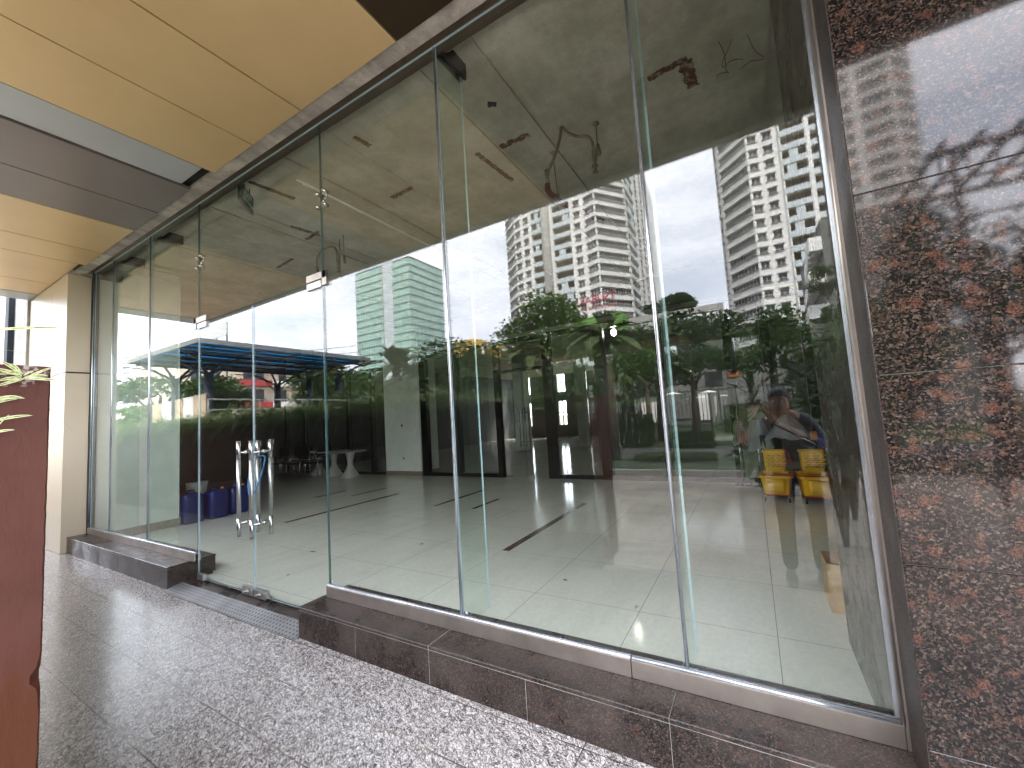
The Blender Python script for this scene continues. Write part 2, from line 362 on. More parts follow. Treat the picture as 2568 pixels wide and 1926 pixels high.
# ---------------------------------------------------------------- mesh helpers
class MB:
    def __init__(s): s.v = []; s.f = []; s.m = []; s.sm = []
    def face(s, pts, m=0, sm=False):
        b = len(s.v); s.v += [tuple(p) for p in pts]; s.f.append(tuple(range(b, b+len(pts)))); s.m.append(m); s.sm.append(sm)
    def box(s, x0, x1, y0, y1, z0, z1, m=0):
        if x0 > x1: x0, x1 = x1, x0
        if y0 > y1: y0, y1 = y1, y0
        b = len(s.v)
        s.v += [(x0,y0,z0),(x1,y0,z0),(x1,y1,z0),(x0,y1,z0),(x0,y0,z1),(x1,y0,z1),(x1,y1,z1),(x0,y1,z1)]
        for q in ((0,3,2,1),(4,5,6,7),(0,1,5,4),(1,2,6,5),(2,3,7,6),(3,0,4,7)):
            s.f.append(tuple(b+i for i in q)); s.m.append(m); s.sm.append(False)
        return s
    def cbox(s, x0, x1, y0, y1, z0, z1, c, m=0):      # box with chamfered vertical and horizontal outer edges
        P = [(x0+c,y0),(x1-c,y0),(x1,y0+c),(x1,y1-c),(x1-c,y1),(x0+c,y1),(x0,y1-c),(x0,y0+c)]
        cx, cyy = (x0+x1)/2, (y0+y1)/2
        def ins(p): return (p[0]+(c if p[0] < cx else -c), p[1]+(c if p[1] < cyy else -c))
        Q = [(max(x0+c, min(x1-c, a)), max(y0+c, min(y1-c, b_))) for a, b_ in P]
        rings = [[(a, b_, z0) for a, b_ in Q], [(a, b_, z0+c) for a, b_ in P], [(a, b_, z1-c) for a, b_ in P], [(a, b_, z1) for a, b_ in Q]]
        s.rings(rings, m, True, True, False); return s
    def rings(s, rings, m=0, cap0=True, cap1=True, sm=True):
        b = len(s.v); n = len(rings[0])
        for r in rings: s.v += [tuple(p) for p in r]
        for i in range(len(rings)-1):
            for j in range(n):
                k = (j+1) % n
                s.f.append((b+i*n+j, b+i*n+k, b+(i+1)*n+k, b+(i+1)*n+j)); s.m.append(m); s.sm.append(sm)
        if cap0: s.f.append(tuple(b+j for j in reversed(range(n)))); s.m.append(m); s.sm.append(False)
        if cap1: s.f.append(tuple(b+(len(rings)-1)*n+j for j in range(n))); s.m.append(m); s.sm.append(False)
        return s
    def lathe(s, prof, c=(0,0,0), seg=20, m=0, sm=True):
        s.rings([[(c[0]+r*math.cos(2*math.pi*j/seg), c[1]+r*math.sin(2*math.pi*j/seg), c[2]+z) for j in range(seg)] for r, z in prof], m, True, True, sm); return s
    def tube(s, pts, r, seg=8, m=0, sm=True):
        pts = [Vector(p) for p in pts]; R = []
        rr = r if isinstance(r, (list, tuple)) else [r]*len(pts)
        up = Vector((0, 0, 1)); prev = None
        for i, p in enumerate(pts):
            d = (pts[min(i+1, len(pts)-1)] - pts[max(i-1, 0)]).normalized()
            a = prev - d*prev.dot(d) if prev is not None else (up if abs(d.z) < .9 else Vector((1,0,0))).cross(d)
            if a.length < 1e-5: a = d.orthogonal()
            a.normalize(); prev = a; b = d.cross(a)
            R.append([p + (a*math.cos(2*math.pi*j/seg) + b*math.sin(2*math.pi*j/seg))*rr[i] for j in range(seg)])
        s.rings(R, m, True, True, sm); return s
    def prism(s, poly, z0, z1, m=0):
        s.rings([[(x, y, z0) for x, y in poly], [(x, y, z1) for x, y in poly]], m, True, True, False); return s
    def build(s, name, mats, parent=None, loc=None, smooth=None, bevel=0):
        me = bpy.data.meshes.new(name)
        mats = mats if isinstance(mats, (list, tuple)) else [mats]
        if parent is not None: off = Vector(parent['_o'])
        elif loc is not None: off = Vector(loc)
        else:
            xs = [p[0] for p in s.v]; ys = [p[1] for p in s.v]; zs = [p[2] for p in s.v]
            off = Vector(((min(xs)+max(xs))/2, (min(ys)+max(ys))/2, min(zs)))
        me.from_pydata([(p[0]-off.x, p[1]-off.y, p[2]-off.z) for p in s.v], [], s.f)
        for mm in mats: me.materials.append(MT[mm] if isinstance(mm, str) else mm)
        me.polygons.foreach_set('material_index', s.m); me.polygons.foreach_set('use_smooth', s.sm); me.update()
        o = bpy.data.objects.new(name, me); COL.objects.link(o)
        o['_o'] = tuple(off)
        if parent is not None: o.parent = parent; 
        else: o.location = off
        if bevel:
            bv = o.modifiers.new('bevel', 'BEVEL'); bv.width = bevel; bv.segments = 2; bv.limit_method = 'ANGLE'
        return o
def thing(name, loc, label, cat, group=None):
    o = bpy.data.objects.new(name, None); o.empty_display_size = .1; COL.objects.link(o); o.location = loc; o['_o'] = tuple(loc)
    return tag(o, label, cat, group)
def tag(o, label, cat, group=None):
    o['label'] = label; o['category'] = cat
    if group: o['group'] = group
    return o
def st(o, kind='structure', label=None, cat=None):
    o['kind'] = kind
    if label: o['label'] = label
    if cat: o['category'] = cat
    return o
def kids(o): return [c for c in COL.objects if c.parent == o]
CH = {}
def copy_thing(root, loc, rz=0, label=None, sc=1.0):
    if root.name not in CH:
        ch = [(c, kids(c)) for c in kids(root)]; CH[root.name] = ch
    r = root.copy(); COL.objects.link(r); r.location = loc; r.rotation_euler = (0, 0, rz); r.scale = (sc,)*3
    if label: r['label'] = label
    for c, g in CH[root.name]:
        k = c.copy(); COL.objects.link(k); k.parent = r
        for h in g:
            q = h.copy(); COL.objects.link(q); q.parent = k
    return r
def text_mesh(name, body, size, depth, mt, M4, parent=None, align='LEFT'):
    cu = bpy.data.curves.new(name+'_t', 'FONT'); cu.body = body; cu.size = size; cu.extrude = depth; cu.align_x = align
    to = bpy.data.objects.new(name+'_t', cu); COL.objects.link(to)
    dg = bpy.context.evaluated_depsgraph_get(); me = bpy.data.meshes.new_from_object(to.evaluated_get(dg))
    bpy.data.objects.remove(to); me.transform(M4)
    off = Vector(parent['_o']) if parent else Vector((0,0,0)); me.transform(Matrix.Translation(-off))
    me.materials.clear(); me.materials.append(MT[mt]); me.name = name
    o = bpy.data.objects.new(name, me); COL.objects.link(o); o['_o'] = tuple(off)
    if parent: o.parent = parent
    return o
def P3(x, D, z=None): return (x, 1.964-D, z)          # D = distance from the reflected camera plane
G = -0.047

# ================================================================= SETTING
b = MB(); b.face([(-900,-900,G-.5),(900,-900,G-.5),(900,900,G-.5),(-900,900,G-.5)]); st(b.build('ground', 'far_ground'))
b = MB(); b.box(-13, 6, -1.86, .3, G-.4, G); st(b.build('pavement', 'granite_floor'))
GP = G-.15
b = MB(); b.box(-60, 30, -8.2, -1.864, GP-.3, GP); st(b.build('plaza', 'paver'))
b = MB(); b.box(-60, 30, -8.35, -8.204, G-.5, G-.02); st(b.build('kerb', 'kerb_concrete'))
b = MB(); b.box(-60, 40, -10.6, -8.354, G-.3, G-.01); b.box(-60, 40, -60, -14.2, G-.3, G-.01); st(b.build('lawn', 'lawn'), 'stuff', 'green ground cover in the garden beyond the plaza', 'grass')
b = MB(); b.box(-60, 40, -14.2, -10.6, G-.3, G-.02); st(b.build('road', 'asphalt'))
b = MB(); b.box(-70, -14, -55, -3.0, G-.3, 1.38); st(b.build('terrace', 'paver'))
# rooms behind the glass
b = MB(); b.box(-14, 1.6, .17, 22, -.3, 0); b.box(-4.85, -2.85, .05, .17, -.3, 0); b.box(-14, -8.0, .06, .17, -.3, 0); st(b.build('floor', 'porcelain'))
b = MB(); b.box(-14, 1.6, .05, 22, 3.95, 4.2)
for x0, x1, dz in ((-1.85, -1.395, .006), (-2.93, -1.85, .018), (-5.0, -3.55, .012), (-.10, .344, .02)): b.box(x0, x1, .12, 6.2, 3.95-dz, 3.96)
for x in (-1.395, -1.85, -2.93, -3.55, -5.0, -6.4, -7.6, -.10): b.box(x-.005, x+.005, .12, 6.2, 3.925, 3.95)
st(b.build('ceiling', 'ceiling_concrete'))
b = MB()
b.box(-14.2, -14, .0, 22, 0, 3.95); b.box(.95, 1.15, 1.04, 6.3, 0, 3.95); b.box(-14, 1.6, 22, 22.2, 0, .75)
b.box(1.6, 1.8, 6.4, 22, 0, 3.95)
# far end wall with bright windows
wins = [(-18.2, -17.0), (-16.3, -15.4), (-11.45, -11.3), (-10.56, -10.14), (-8.85, -8.71)]
segs = [(-14.0, -13.6), (-12.6, -11.5), (-11.25, -10.65), (-10.1, -8.9), (-8.65, -5.2), (-4.4, 1.6)]
for a_, c_ in segs: b.box(a_, c_, 22, 22.2, .75, 3.95)
b.box(-14, 1.6, 21.98, 22.22, 2.25, 2.85)
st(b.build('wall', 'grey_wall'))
# ================================================================= BUILDING FRONT
# metal soffit
t_ = thing('metal_soffit', (-5, -1.2, 3.77), 'champagne coloured metal panel soffit over the walkway with brown and grey panels', 'soffit')
xs = [(4.5, .9, 'dark_brown'), (.9, -.4, 'dark_brown'), (-.4, -1.70, 'dark_brown'), (-1.70, -2.705, 'champagne'), (-2.705, -3.37, 'champagne'), (-3.37, -4.03, 'champagne'),
      (-4.48, -5.22, 'mauve_grey'), (-5.22, -5.875, 'mauve_grey'), (-5.875, -6.89, 'champagne'), (-6.89, -7.53, 'champagne'), (-7.53, -8.76, 'champagne'), (-8.76, -9.5, 'champagne')]
ZS = 3.769
for a, c, mm in xs:
    b = MB()
    y0, y1 = -2.06, -.2141
    if c < -8.02: y1 = -.274
    b.cbox(min(a, c)+.006, max(a, c)-.006, y0, y1, ZS, ZS+.03, .002)
    o = b.build('soffit_panel', mm, t_)
b = MB(); b.box(-4.46, -4.05, -2.05, -.30, ZS+.012, ZS+.03); b.build('recess_panel', 'silver_grey', t_)
b = MB(); b.box(-4.47, -4.04, -2.06, -.214, ZS+.045, ZS+.055); b.box(-9.9, 4.5, -2.1, -.21, ZS+.05, ZS+.09); b.build('soffit_backing', 'black_frame', t_)
b = MB(); b.box(-9.95, 4.6, -2.17, -2.066, ZS-.006, ZS+.9); b.box(-9.95, -9.507, -2.066, -.28, ZS-.006, ZS+.06); b.box(-9.95, 4.6, -2.17, .5, ZS+.9, ZS+1.0); b.build('soffit_fascia', 'silver_grey', t_)
# beam over the glass
b = MB(); b.box(-8.0, .9, -.2111, -.095, 3.79, 4.6); b.box(-8.0, .9, -.095, .10, 3.86, 4.6); b.box(-14, -8.0, -.27, .30, 3.765, 4.6)
tag(b.build('concrete_beam', 'lintel_concrete'), 'weathered raw concrete beam running above the glass front', 'beam')
b = MB(); b.box(-14.2, 6, -.2, 22.3, 4.62, 5.0); b.box(-14.2, 6, .3, 22.3, 5.0, 14.0); b.box(-14.2, -10.4, -.2, .0, 3.9, 4.62)
tag(b.build('upper_storeys', 'cream_alu'), 'upper storeys of the building above the shopfront', 'building')
# stone column right
t_ = thing('granite_column', (1.5, -.1, G), 'big polished red and black granite column right of the glass', 'column')
zs = [G, .30, .845, 1.44, 2.05, 2.66, 3.27, 4.6]
b = MB()
for i in range(len(zs)-1):
    for xa, xb in ((.36, 1.62), (1.624, 3.4)):
        b.cbox(xa, xb, -.22, .0, zs[i]+.0015, zs[i+1]-.0015, .0015)
b.build('stone_cladding', 'granite_column', t_)
b = MB(); b.box(.366, 3.39, -.214, .02, G, 4.55); b.build('joint_filler', 'kerb_concrete', t_)
b = MB(); b.box(.3565, .3597, -.2185, -.031, .1625, 3.76); b.build('reveal_slab', 'granite_reveal', t_)
b = MB(); b.box(.344, 1.2, .022, 1.04, 0, 3.95); tag(b.build('granite_pillar', 'granite_plain'), 'dark granite pillar inside at the right end of the glass', 'pillar')
# clad column left
t_ = thing('clad_column', (-8.8, -.2, G), 'cream metal clad column at the left end of the glass', 'column')
for (xa, xb) in ((-8.76, -8.02), (-9.50, -8.766), (-9.95, -9.506)):
    for za, zb in ((G+.003, 2.365), (2.385, 3.76)):
        b = MB(); b.cbox(xa, xb, -.27, -.03, za, zb, .002); b.build('clad_panel', 'cream_alu', t_)
b = MB(); b.box(-9.93, -8.03, -.262, .055, G, 3.764); b.build('column_core', 'black_frame', t_)
b = MB(); b.box(-9.0, -8.03, .06, 1.03, .12, 3.95); o = MB()
t_ = thing('white_pillar', (-8.5, .55, 0), 'white plastered pillar inside at the left end of the glass', 'pillar')
b.build('pillar_shaft', 'white_plaster', t_); b = MB(); b.box(-9.01, -8.015, .055, 1.045, 0, .12); b.build('skirting', 'skirting', t_)
# neighbouring wall far left
t_ = thing('neighbour_front', (-12, -.3, G), 'pale yellow neighbouring front with a dark narrow window', 'building')
b = MB(); b.box(-10.75, -9.97, -.30, .1, G, 8); b.build('grey_pier', 'kerb_concrete', t_)
b = MB(); b.box(-11.0, -10.76, -.22, -.1, G, 8); b.build('window', 'window_dark', t_)
b = MB(); b.box(-11.25, -11.0, -.34, .1, G, 8); b.box(-10.80, -10.755, -.3, -.06, G, 8); b.build('window_frame', 'trousers', t_)
b = MB(); b.box(-16, -11.26, -.30, .1, G, 8)
b.build('wall', 'beige_render', t_)

# stone steps
def step(x0, x1, joints, label):
    t = thing('granite_step', ((x0+x1)/2, -.02, G), label, 'step')
    b = MB(); xx = [x0]+joints+[x1]
    for i in range(len(xx)-1):
        b.cbox(xx[i]+.001, xx[i+1]-.001, -.2127, -.18, G, .139, .001)
    if x1 < -3: b.box(x1-.02, x1-.0015, -.18, .192, G, .139)
    else: b.box(x0+.0015, x0+.02, -.18, .192, G, .139)
    b.box(x0+.03, x1-.03, -.17, .190, G, .138)
    b.build('riser', 'granite_step', t)
    b = MB(); j2 = [x0] + [j for j in (-7.4, -6.2, -1.655, -.40) if x0 < j < x1] + [x1]
    for i in range(len(j2)-1): b.cbox(j2[i]+.001, j2[i+1]-.001, -.2157, .196, .1405, .161, .003)
    b.build('tread', 'granite_step', t)
    b = MB()
    for j in joints: b.box(j-.0009, j+.0009, -.2119, -.19, G+.004, .138)
    for j in j2[1:-1]: b.box(j-.0009, j+.0009, -.214, .19, .139, .1603)
    b.box(x0+.002, x1-.002, -.2135, -.19, .1388, .1407)
    b.build('joint_filler', 'kerb_concrete', t)
    return t
step(-8.015, -4.94, [-7.4, -6.8, -6.2, -5.6], 'dark granite step left of the glass doors')
step(-2.85, .36, [-2.26, -1.655, -1.05, -.40], 'dark granite step right of the glass doors')
b = MB(); b.box(-4.938, -2.852, -.10, .05, G-.02, -.014); tag(b.build('door_threshold', 'granite_step'), 'dark granite threshold slab under the glass doors', 'threshold')
b = MB(); b.face([(-4.937, -.245, G+.003), (-2.853, -.245, G+.003), (-2.853, -.102, -.010), (-4.937, -.102, -.010)]); b.box(-4.937, -2.853, -.2475, -.245, G, G+.006)
tag(b.build('metal_ramp', 'perforated_metal'), 'grey perforated metal ramp strip in front of the glass doors', 'ramp')

# glass front
F = thing('glass_shopfront', (-3.8, 0, .161), 'tall frameless glass shopfront with double doors and glass fins', 'shopfront')
def pane(x0, x1, z0, z1, name='glass_pane', y0=-.006, y1=.006, parent=F, m=('glass', 'glass_edge')):
    b = MB()
    b.face([(x0,y0,z0),(x1,y0,z0),(x1,y0,z1),(x0,y0,z1)], 0); b.face([(x0,y1,z0),(x0,y1,z1),(x1,y1,z1),(x1,y1,z0)], 0)
    b.face([(x0,y0,z0),(x0,y0,z1),(x0,y1,z1),(x0,y1,z0)], 1); b.face([(x1,y0,z0),(x1,y1,z0),(x1,y1,z1),(x1,y0,z1)], 1)
    b.face([(x0,y0,z0),(x0,y1,z0),(x1,y1,z0),(x1,y0,z0)], 1); b.face([(x0,y0,z1),(x1,y0,z1),(x1,y1,z1),(x0,y1,z1)], 1)
    return b.build(name, m, parent)
J = [-7.964, -7.24, -6.047, -4.836]
for i in range(3): pane(J[i]+.003, J[i+1]-.003, .236, 3.845)
J = [-2.793, -1.575, -.349, .345]
for i in range(3): pane(J[i]+.003, J[i+1]-.003, .236, 3.845)
pane(-4.833, -2.796, 2.548, 3.845, 'transom_pane')
def fin_(x, z0=.17, z1=3.86, d=.27):
    b = MB(); x0, x1 = x-.006, x+.006; y0, y1 = .008, .008+d
    b.face([(x0,y0,z0),(x0,y1,z0),(x0,y1,z1),(x0,y0,z1)], 0); b.face([(x1,y0,z0),(x1,y0,z1),(x1,y1,z1),(x1,y1,z0)], 0)
    b.face([(x0,y1,z0),(x1,y1,z0),(x1,y1,z1),(x0,y1,z1)], 1); b.face([(x0,y0,z0),(x0,y0,z1),(x1,y0,z1),(x1,y0,z0)], 1)
    return b.build('glass_fin', ('glass_fin', 'glass_edge'), F)
for x in (-7.24, -6.047, -1.575, -.349):
    fin_(x)
    b = MB(); b.box(x-.03, x-.008, .05, .31, 3.82, 3.935); b.box(x+.008, x+.03, .05, .31, 3.82, 3.935); b.build('fin_bracket', 'black_frame', F)
    b = MB(); b.box(x-.022, x+.022, .03, .10, .163, .195); b.build('fin_shoe', 'brushed_steel', F)
    b = MB(); b.tube([(x, -.0075, .24), (x, -.0075, 3.84)], .0085, 8); b.build('joint_seal', 'rail_lip', F)
for x in (-4.836, -2.793):
    b = MB(); b.box(x-.0035, x+.0035, -.007, .007, .24 if x > -4 else .24, 3.84); b.build('joint_seal', 'glass_edge_dark', F)
for xa, xb in ((-7.98, -4.86), (-2.80, -.592), (-.588, .345)):
    b = MB(); b.box(xa, xb, -.030, -.012, .1615, .239); b.box(xa, xb, .012, .030, .1615, .225); b.build('base_rail', 'rail_steel', F, bevel=.002)
    b = MB(); b.tube([(xa+.002, -.017, .243), (xb-.002, -.017, .243)], .010, 8); b.box(xa, xb, -.012, -.007, .225, .252); b.build('rail_gasket', 'rail_lip', F)
b = MB(); b.box(-8.0, .36, -.095, .07, 3.832, 3.86); b.box(-8.0, .36, -.094, -.09, 3.812, 3.832); b.build('head_channel', 'brown_channel', F)
b = MB(); b.box(-7.98, .345, -.016, -.008, 3.822, 3.832); b.build('head_gasket', 'glass_edge', F)
b = MB(); b.box(.346, .3595, -.030, .02, .162, 3.83); b.build('jamb_channel', 'rail_steel', F); 
b = MB(); b.tube([(.347, -.022, .24), (.347, -.022, 3.83)], .009, 8); b.box(.326, .345, -.012, -.0065, .25, 3.83, 1); b.build('jamb_trim', ('rail_steel', 'rail_lip'), F)
b = MB(); b.box(-8.0, -7.985, -.03, .03, .162, 3.83); b.tube([(-7.978, -.015, .24), (-7.978, -.015, 3.83)], .009, 8, 1); b.build('jamb_channel', ('black_frame', 'rail_lip'), F)
for k, (x0, x1) in enumerate(((-4.829, -3.813), (-3.806, -2.80))):
    d = pane(x0, x1, .008, 2.54, 'door')
    xh = (-3.905, -3.70)[k]
    b = MB()
    for y in (-.08, .08):
        b.tube([(xh, y, .66), (xh, y, 1.16)], .016, 14, 1)
        for z0, z1 in ((.505, .66), (1.16, 1.32)): b.tube([(xh, y, z0), (xh, y, z1)], .0163, 14, 0)
    for z in (.615, 1.22):
        b.tube([(xh, -.08, z), (xh, .08, z)], .009, 10, 0)
        for y in (-.022, .022): b.tube([(xh, y-.012, z), (xh, y+.012, z)], .0175, 12, 0)
    b.build('handle', ('steel', 'brushed_steel'), d)
    xa, xb = ((-3.995, -3.815), (-3.803, -3.625))[k]
    b = MB(); b.box(xa, xb, -.018, .018, -.004, .062); 
    for dx in (-.035, .035): b.tube([(xa+.09+dx*0, -.018, .03), (xa+.09+dx*0, -.030, .03)], .018, 12)
    b.tube([(xa+.05, -.034, .02), (xa+.13, -.034, .04)], .008, 8)
    b.build('patch_lock', 'brushed_steel', d)
    xp = (-4.829, -2.98)[k]
    b = MB(); b.box(xp, xp+.18, -.017, .017, 2.485, 2.540); b.build('top_patch', 'brushed_steel', d, bevel=.002)
    b = MB(); b.box(xp, xp+.12, -.017, .017, -.004, .05); b.build('pivot_shoe', 'brushed_steel', d)
for x0, x1 in ((-4.90, -4.65), (-2.98, -2.73)):
    b = MB(); b.box(x0, x1, -.019, -.007, 2.548, 2.605); b.box(x0, x0+.045 if x0 < -4 else x0+.02, -.019, -.007, 2.49, 2.605) if x0 < -4 else b.box(x1-.055, x1, -.019, -.007, 2.49, 2.605)
    b.build('transom_patch', 'rail_steel', F, bevel=.002)
for x in (-4.836, -2.793):
    b = MB()
    for dz in (-.055, .055):
        for dx in (-.045, .045):
            b.tube([(x+dx, -.022, 3.20+dz), (x+dx, .03, 3.20+dz)], .014, 10); b.tube([(x, .03, 3.20), (x+dx, .028, 3.20+dz)], .008, 8)
    b.tube([(x, .02, 3.16), (x, .02, 3.24)], .012, 8); b.build('spider_fitting', 'steel', F)
for x in (-7.2, -4.87, -3.9, -2.76, -1.54):
    z = .262 if x not in (-3.9,) else .085
    b = MB(); b.box(x-.008, x+.008, -.0068, -.0062, z, z+.012); b.build('glass_mark', 'white_plastic', F)
pts = []
for i in range(25):
    a = 2*math.pi*i/24; pts.append((-3.80+.10*math.cos(a), .015+.05*math.sin(a*1), 1.04+.17*math.sin(a)+.03*math.cos(2*a)))
b = MB(); b.tube(pts, .006, 8); tag(b.build('cable_lock', 'blue_hose'), 'blue cable lock looped around the door handles', 'lock')

# ================================================================= INSIDE
b = MB()
for x0, x1, y0, y1 in ((-2.40, -2.32, 1.74, 4.08), (-3.94, -3.88, 3.30, 4.05), (-4.73, -4.66, 3.30, 4.78), (-6.34, -6.26, 1.72, 4.03), (-7.93, -7.86, 3.30, 4.02), (-7.2, -7.13, 3.6, 4.5)):
    b.box(x0, x1, y0, y1, -.05, .003)
st(b.build('floor_inlay', 'inlay'))
Pt = thing('glass_partition', (-6, 6.3, 0), 'black framed glass partition across the back of the empty room', 'partition')
ps = [-7.56, -6.42, -5.22, -3.87, -2.65, -1.45, -.28, .30, .88]
for i, x in enumerate(ps):
    wd = .11 if i in (0, 1, 3, 4) else .07
    b = MB(); b.box(x-wd, x+wd if i != 1 else x+.05, 6.24, 6.36, 0, 3.28); b.build('post', 'black_frame', Pt)
for xx in ((-7.45, -5.29), (-3.76, .95)):
    b = MB(); b.box(xx[0], xx[1], 6.245, 6.355, 0, .09); b.build('bottom_rail', 'black_frame', Pt)
b = MB(); b.box(-7.5, .95, 6.25, 6.35, 3.12, 3.24); b.box(-5.2, -3.95, 6.26, 6.34, 2.44, 2.52); b.build('head_rail', 'black_frame', Pt)
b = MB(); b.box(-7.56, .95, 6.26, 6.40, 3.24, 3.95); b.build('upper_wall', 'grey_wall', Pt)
b = MB(); b.box(-7.56, .95, 6.20, 6.26, 3.24, 3.33); b.build('ledge', 'kerb_concrete', Pt)
for i in range(len(ps)-1):
    if i == 2: continue
    pane(ps[i]+.06, ps[i+1]-.06, .09, 3.12, 'partition_glass', 6.296, 6.304, Pt, ('glass', 'glass_edge_dark'))
for x0, x1 in ((-5.10, -4.56), (-4.54, -3.97)):
    d = pane(x0, x1, .01, 2.43, 'door', 6.296, 6.304, Pt, ('glass', 'glass_edge_dark'))
    xh = x1-.07 if x0 < -5 else x0+.07
    b = MB(); b.tube([(xh, 6.22, .7), (xh, 6.22, 1.6)], .013, 8); b.tube([(xh, 6.38, .7), (xh, 6.38, 1.6)], .013, 8)
    for z in (.82, 1.48): b.tube([(xh, 6.22, z), (xh, 6.38, z)], .008, 6)
    b.build('handle', 'steel', d)
    b = MB(); b.box(x0, x0+.14 if x0 < -5 else x0+.16, 6.28, 6.32, 0, .05); b.build('patch_lock', 'brushed_steel', d)
Pl = thing('glass_partition', (-11, 6.3, 0), 'black framed glazing behind the stacked chairs and round tables', 'partition')
for x in (-13.9, -12.85, -11.75, -10.65, -9.6, -9.02):
    b = MB(); b.box(x-.06, x+.06, 6.24, 6.36, 0, 3.2); b.build('post', 'black_frame', Pl)
b = MB(); b.box(-13.9, -9.02, 6.25, 6.35, 0, .08); b.box(-13.9, -9.02, 6.25, 6.35, 3.12, 3.24); b.build('rail', 'black_frame', Pl)
pane(-13.85, -9.05, .08, 3.12, 'partition_glass', 6.296, 6.304, Pl, ('glass', 'glass_edge_dark'))
b = MB(); b.box(-13.9, -9.0, 6.26, 6.40, 3.24, 3.95); b.build('upper_wall', 'grey_wall', Pl)
t_ = thing('white_pillar', (-8.34, 6.5, 0), 'broad white pillar at the back of the room with two small sockets', 'pillar')
b = MB(); b.box(-9.0, -7.68, 6.2, 6.9, .12, 3.95); b.build('pillar_shaft', 'white_plaster', t_)
b = MB(); b.box(-9.01, -7.67, 6.19, 6.9, 0, .12); b.build('skirting', 'skirting', t_)
b = MB(); b.box(-8.36, -8.31, 6.195, 6.2, 1.32, 1.39); b.box(-8.33, -8.29, 6.195, 6.2, .43, .49); b.build('socket_box', 'dark_hole', t_)
for i, (x, y, wd, lb) in enumerate(((-15.6, 13, .5, ''), (-13.0, 10.6, .45, 'leftmost white pillar in the dark hall behind the chairs'), (-11.3, 9.2, .28, 'thin white pillar behind the round tables'), (-10.6, 8.6, .35, 'white pillar just left of the broad back pillar'), (-8.35, 13.1, .5, 'white pillar seen behind the inner glass door handles'), (-6.4, 15, .4, 'far white pillar right of the inner glass doors'))):
    if not lb: continue
    b = MB(); b.box(x-wd/2, x+wd/2, y-wd/2, y+wd/2, 0, 3.95); tag(b.build('white_pillar', 'white_plaster'), lb, 'pillar')
for k, (a_, c_) in enumerate(((-13.6, -12.6), (-11.5, -11.25), (-10.65, -10.1), (-8.9, -8.65), (-5.2, -4.4))):
    b = MB()
    for z in (1.5, 3.4): b.box(a_, c_, 22.05, 22.12, z, z+.05)
    b.box((a_+c_)/2-.03, (a_+c_)/2+.03, 22.05, 22.12, .75, 3.9)
    tag(b.build('window_bars', 'dark_steel'), ('leftmost', 'second', 'third', 'fourth', 'rightmost')[k]+' bright window from the left at the far end of the hall', 'window')
b = MB(); b.box(-3.9, 1.6, 9.5, 9.62, 0, 3.95)
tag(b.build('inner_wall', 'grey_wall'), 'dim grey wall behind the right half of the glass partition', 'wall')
# fluorescent tube leaning reflection, ceiling lamp
t_ = thing('ceiling_lamp', (-2.4, 6.6, 3.95), 'small lit round lamp hanging near the back partition', 'lamp')
b = MB(); b.tube([(-2.4, 6.6, 3.1), (-2.4, 6.6, 3.95)], .006, 6); b.build('cord', 'black_frame', t_)
b = MB(); b.lathe([(.01, .11), (.04, .10), (.055, .05), (.05, .0), (.02, -.03), (.005, -.035)], (-2.4, 6.6, 3.02), 14); b.build('lamp_globe', 'lamp_glow', t_)

# rust patches and marks on the ceiling
def patch(name, pts, mt, label, z=3.95, n=None):
    b = MB(); rnd = random.Random(len(label))
    (x0, y0), (x1, y1), wd = pts
    L_ = math.hypot(x1-x0, y1-y0); dx, dy = (x1-x0)/L_, (y1-y0)/L_; k = max(6, int(L_/.02)); up = []; dn = []
    for i in range(k+1):
        tt = i/k*L_; a = wd/2*(.6+.6*rnd.random()); c = wd/2*(.6+.6*rnd.random())
        up.append((x0+dx*tt-dy*a, y0+dy*tt+dx*a)); dn.append((x0+dx*tt+dy*c, y0+dy*tt-dx*c))
    b.prism(up+dn[::-1], z-.004, z+.003)
    return tag(b.build(name, mt), label, 'rust stain', 'rusty scars in the concrete ceiling')
patch('rust_scar', ((-1.83, 1.23), (-1.52, 1.23), .07), 'rust', 'dark red rusty scar on the ceiling left of the bent hose', 3.946)
patch('rust_scar', ((-3.27, 1.23), (-2.94, 1.21), .055), 'rust', 'rusty scar on the ceiling left of the first glass fin', 3.93)
patch('rust_scar', ((-2.05, 1.15), (-2.0, 1.75), .05), 'rust', 'faint rusty scar running inward between two ceiling joints', 3.93)
patch('rust_scar', ((-.46, 1.23), (-.17, 1.20), .06), 'rust', 'rusty scar in the ceiling, long leg of the corner mark', 3.95)
patch('rust_scar', ((-.19, 1.22), (-.17, 1.52), .10), 'rust', 'wide rusty scar in the ceiling, short leg of the corner mark', 3.95)
patch('rust_scar', ((-4.75, .95), (-4.7, 1.35), .06), 'rust', 'rusty scar on the ceiling near the hanging bracket', 3.938)
patch('rust_scar', ((-4.95, 1.28), (-4.62, 1.24), .05), 'rust', 'rusty scar crossing above the second hose', 3.938)
patch('rust_scar', ((-6.2, 1.6), (-5.7, 1.55), .05), 'rust', 'rusty scar on the ceiling far left near the sky edge', 3.95)
patch('rust_scar', ((-2.8, .34), (-2.78, .50), .05), 'rust', 'short grey scar beside the top of the glass', 3.93)
patch('rust_scar', ((-4.19, .17), (-4.14, .62), .055), 'dark_hole', 'long dark slot in the ceiling beside the exit sign', 3.938)
patch('rust_scar', ((-1.63, .72), (-1.57, .76), .05), 'dark_hole', 'small dark round hole in the ceiling', 3.943)
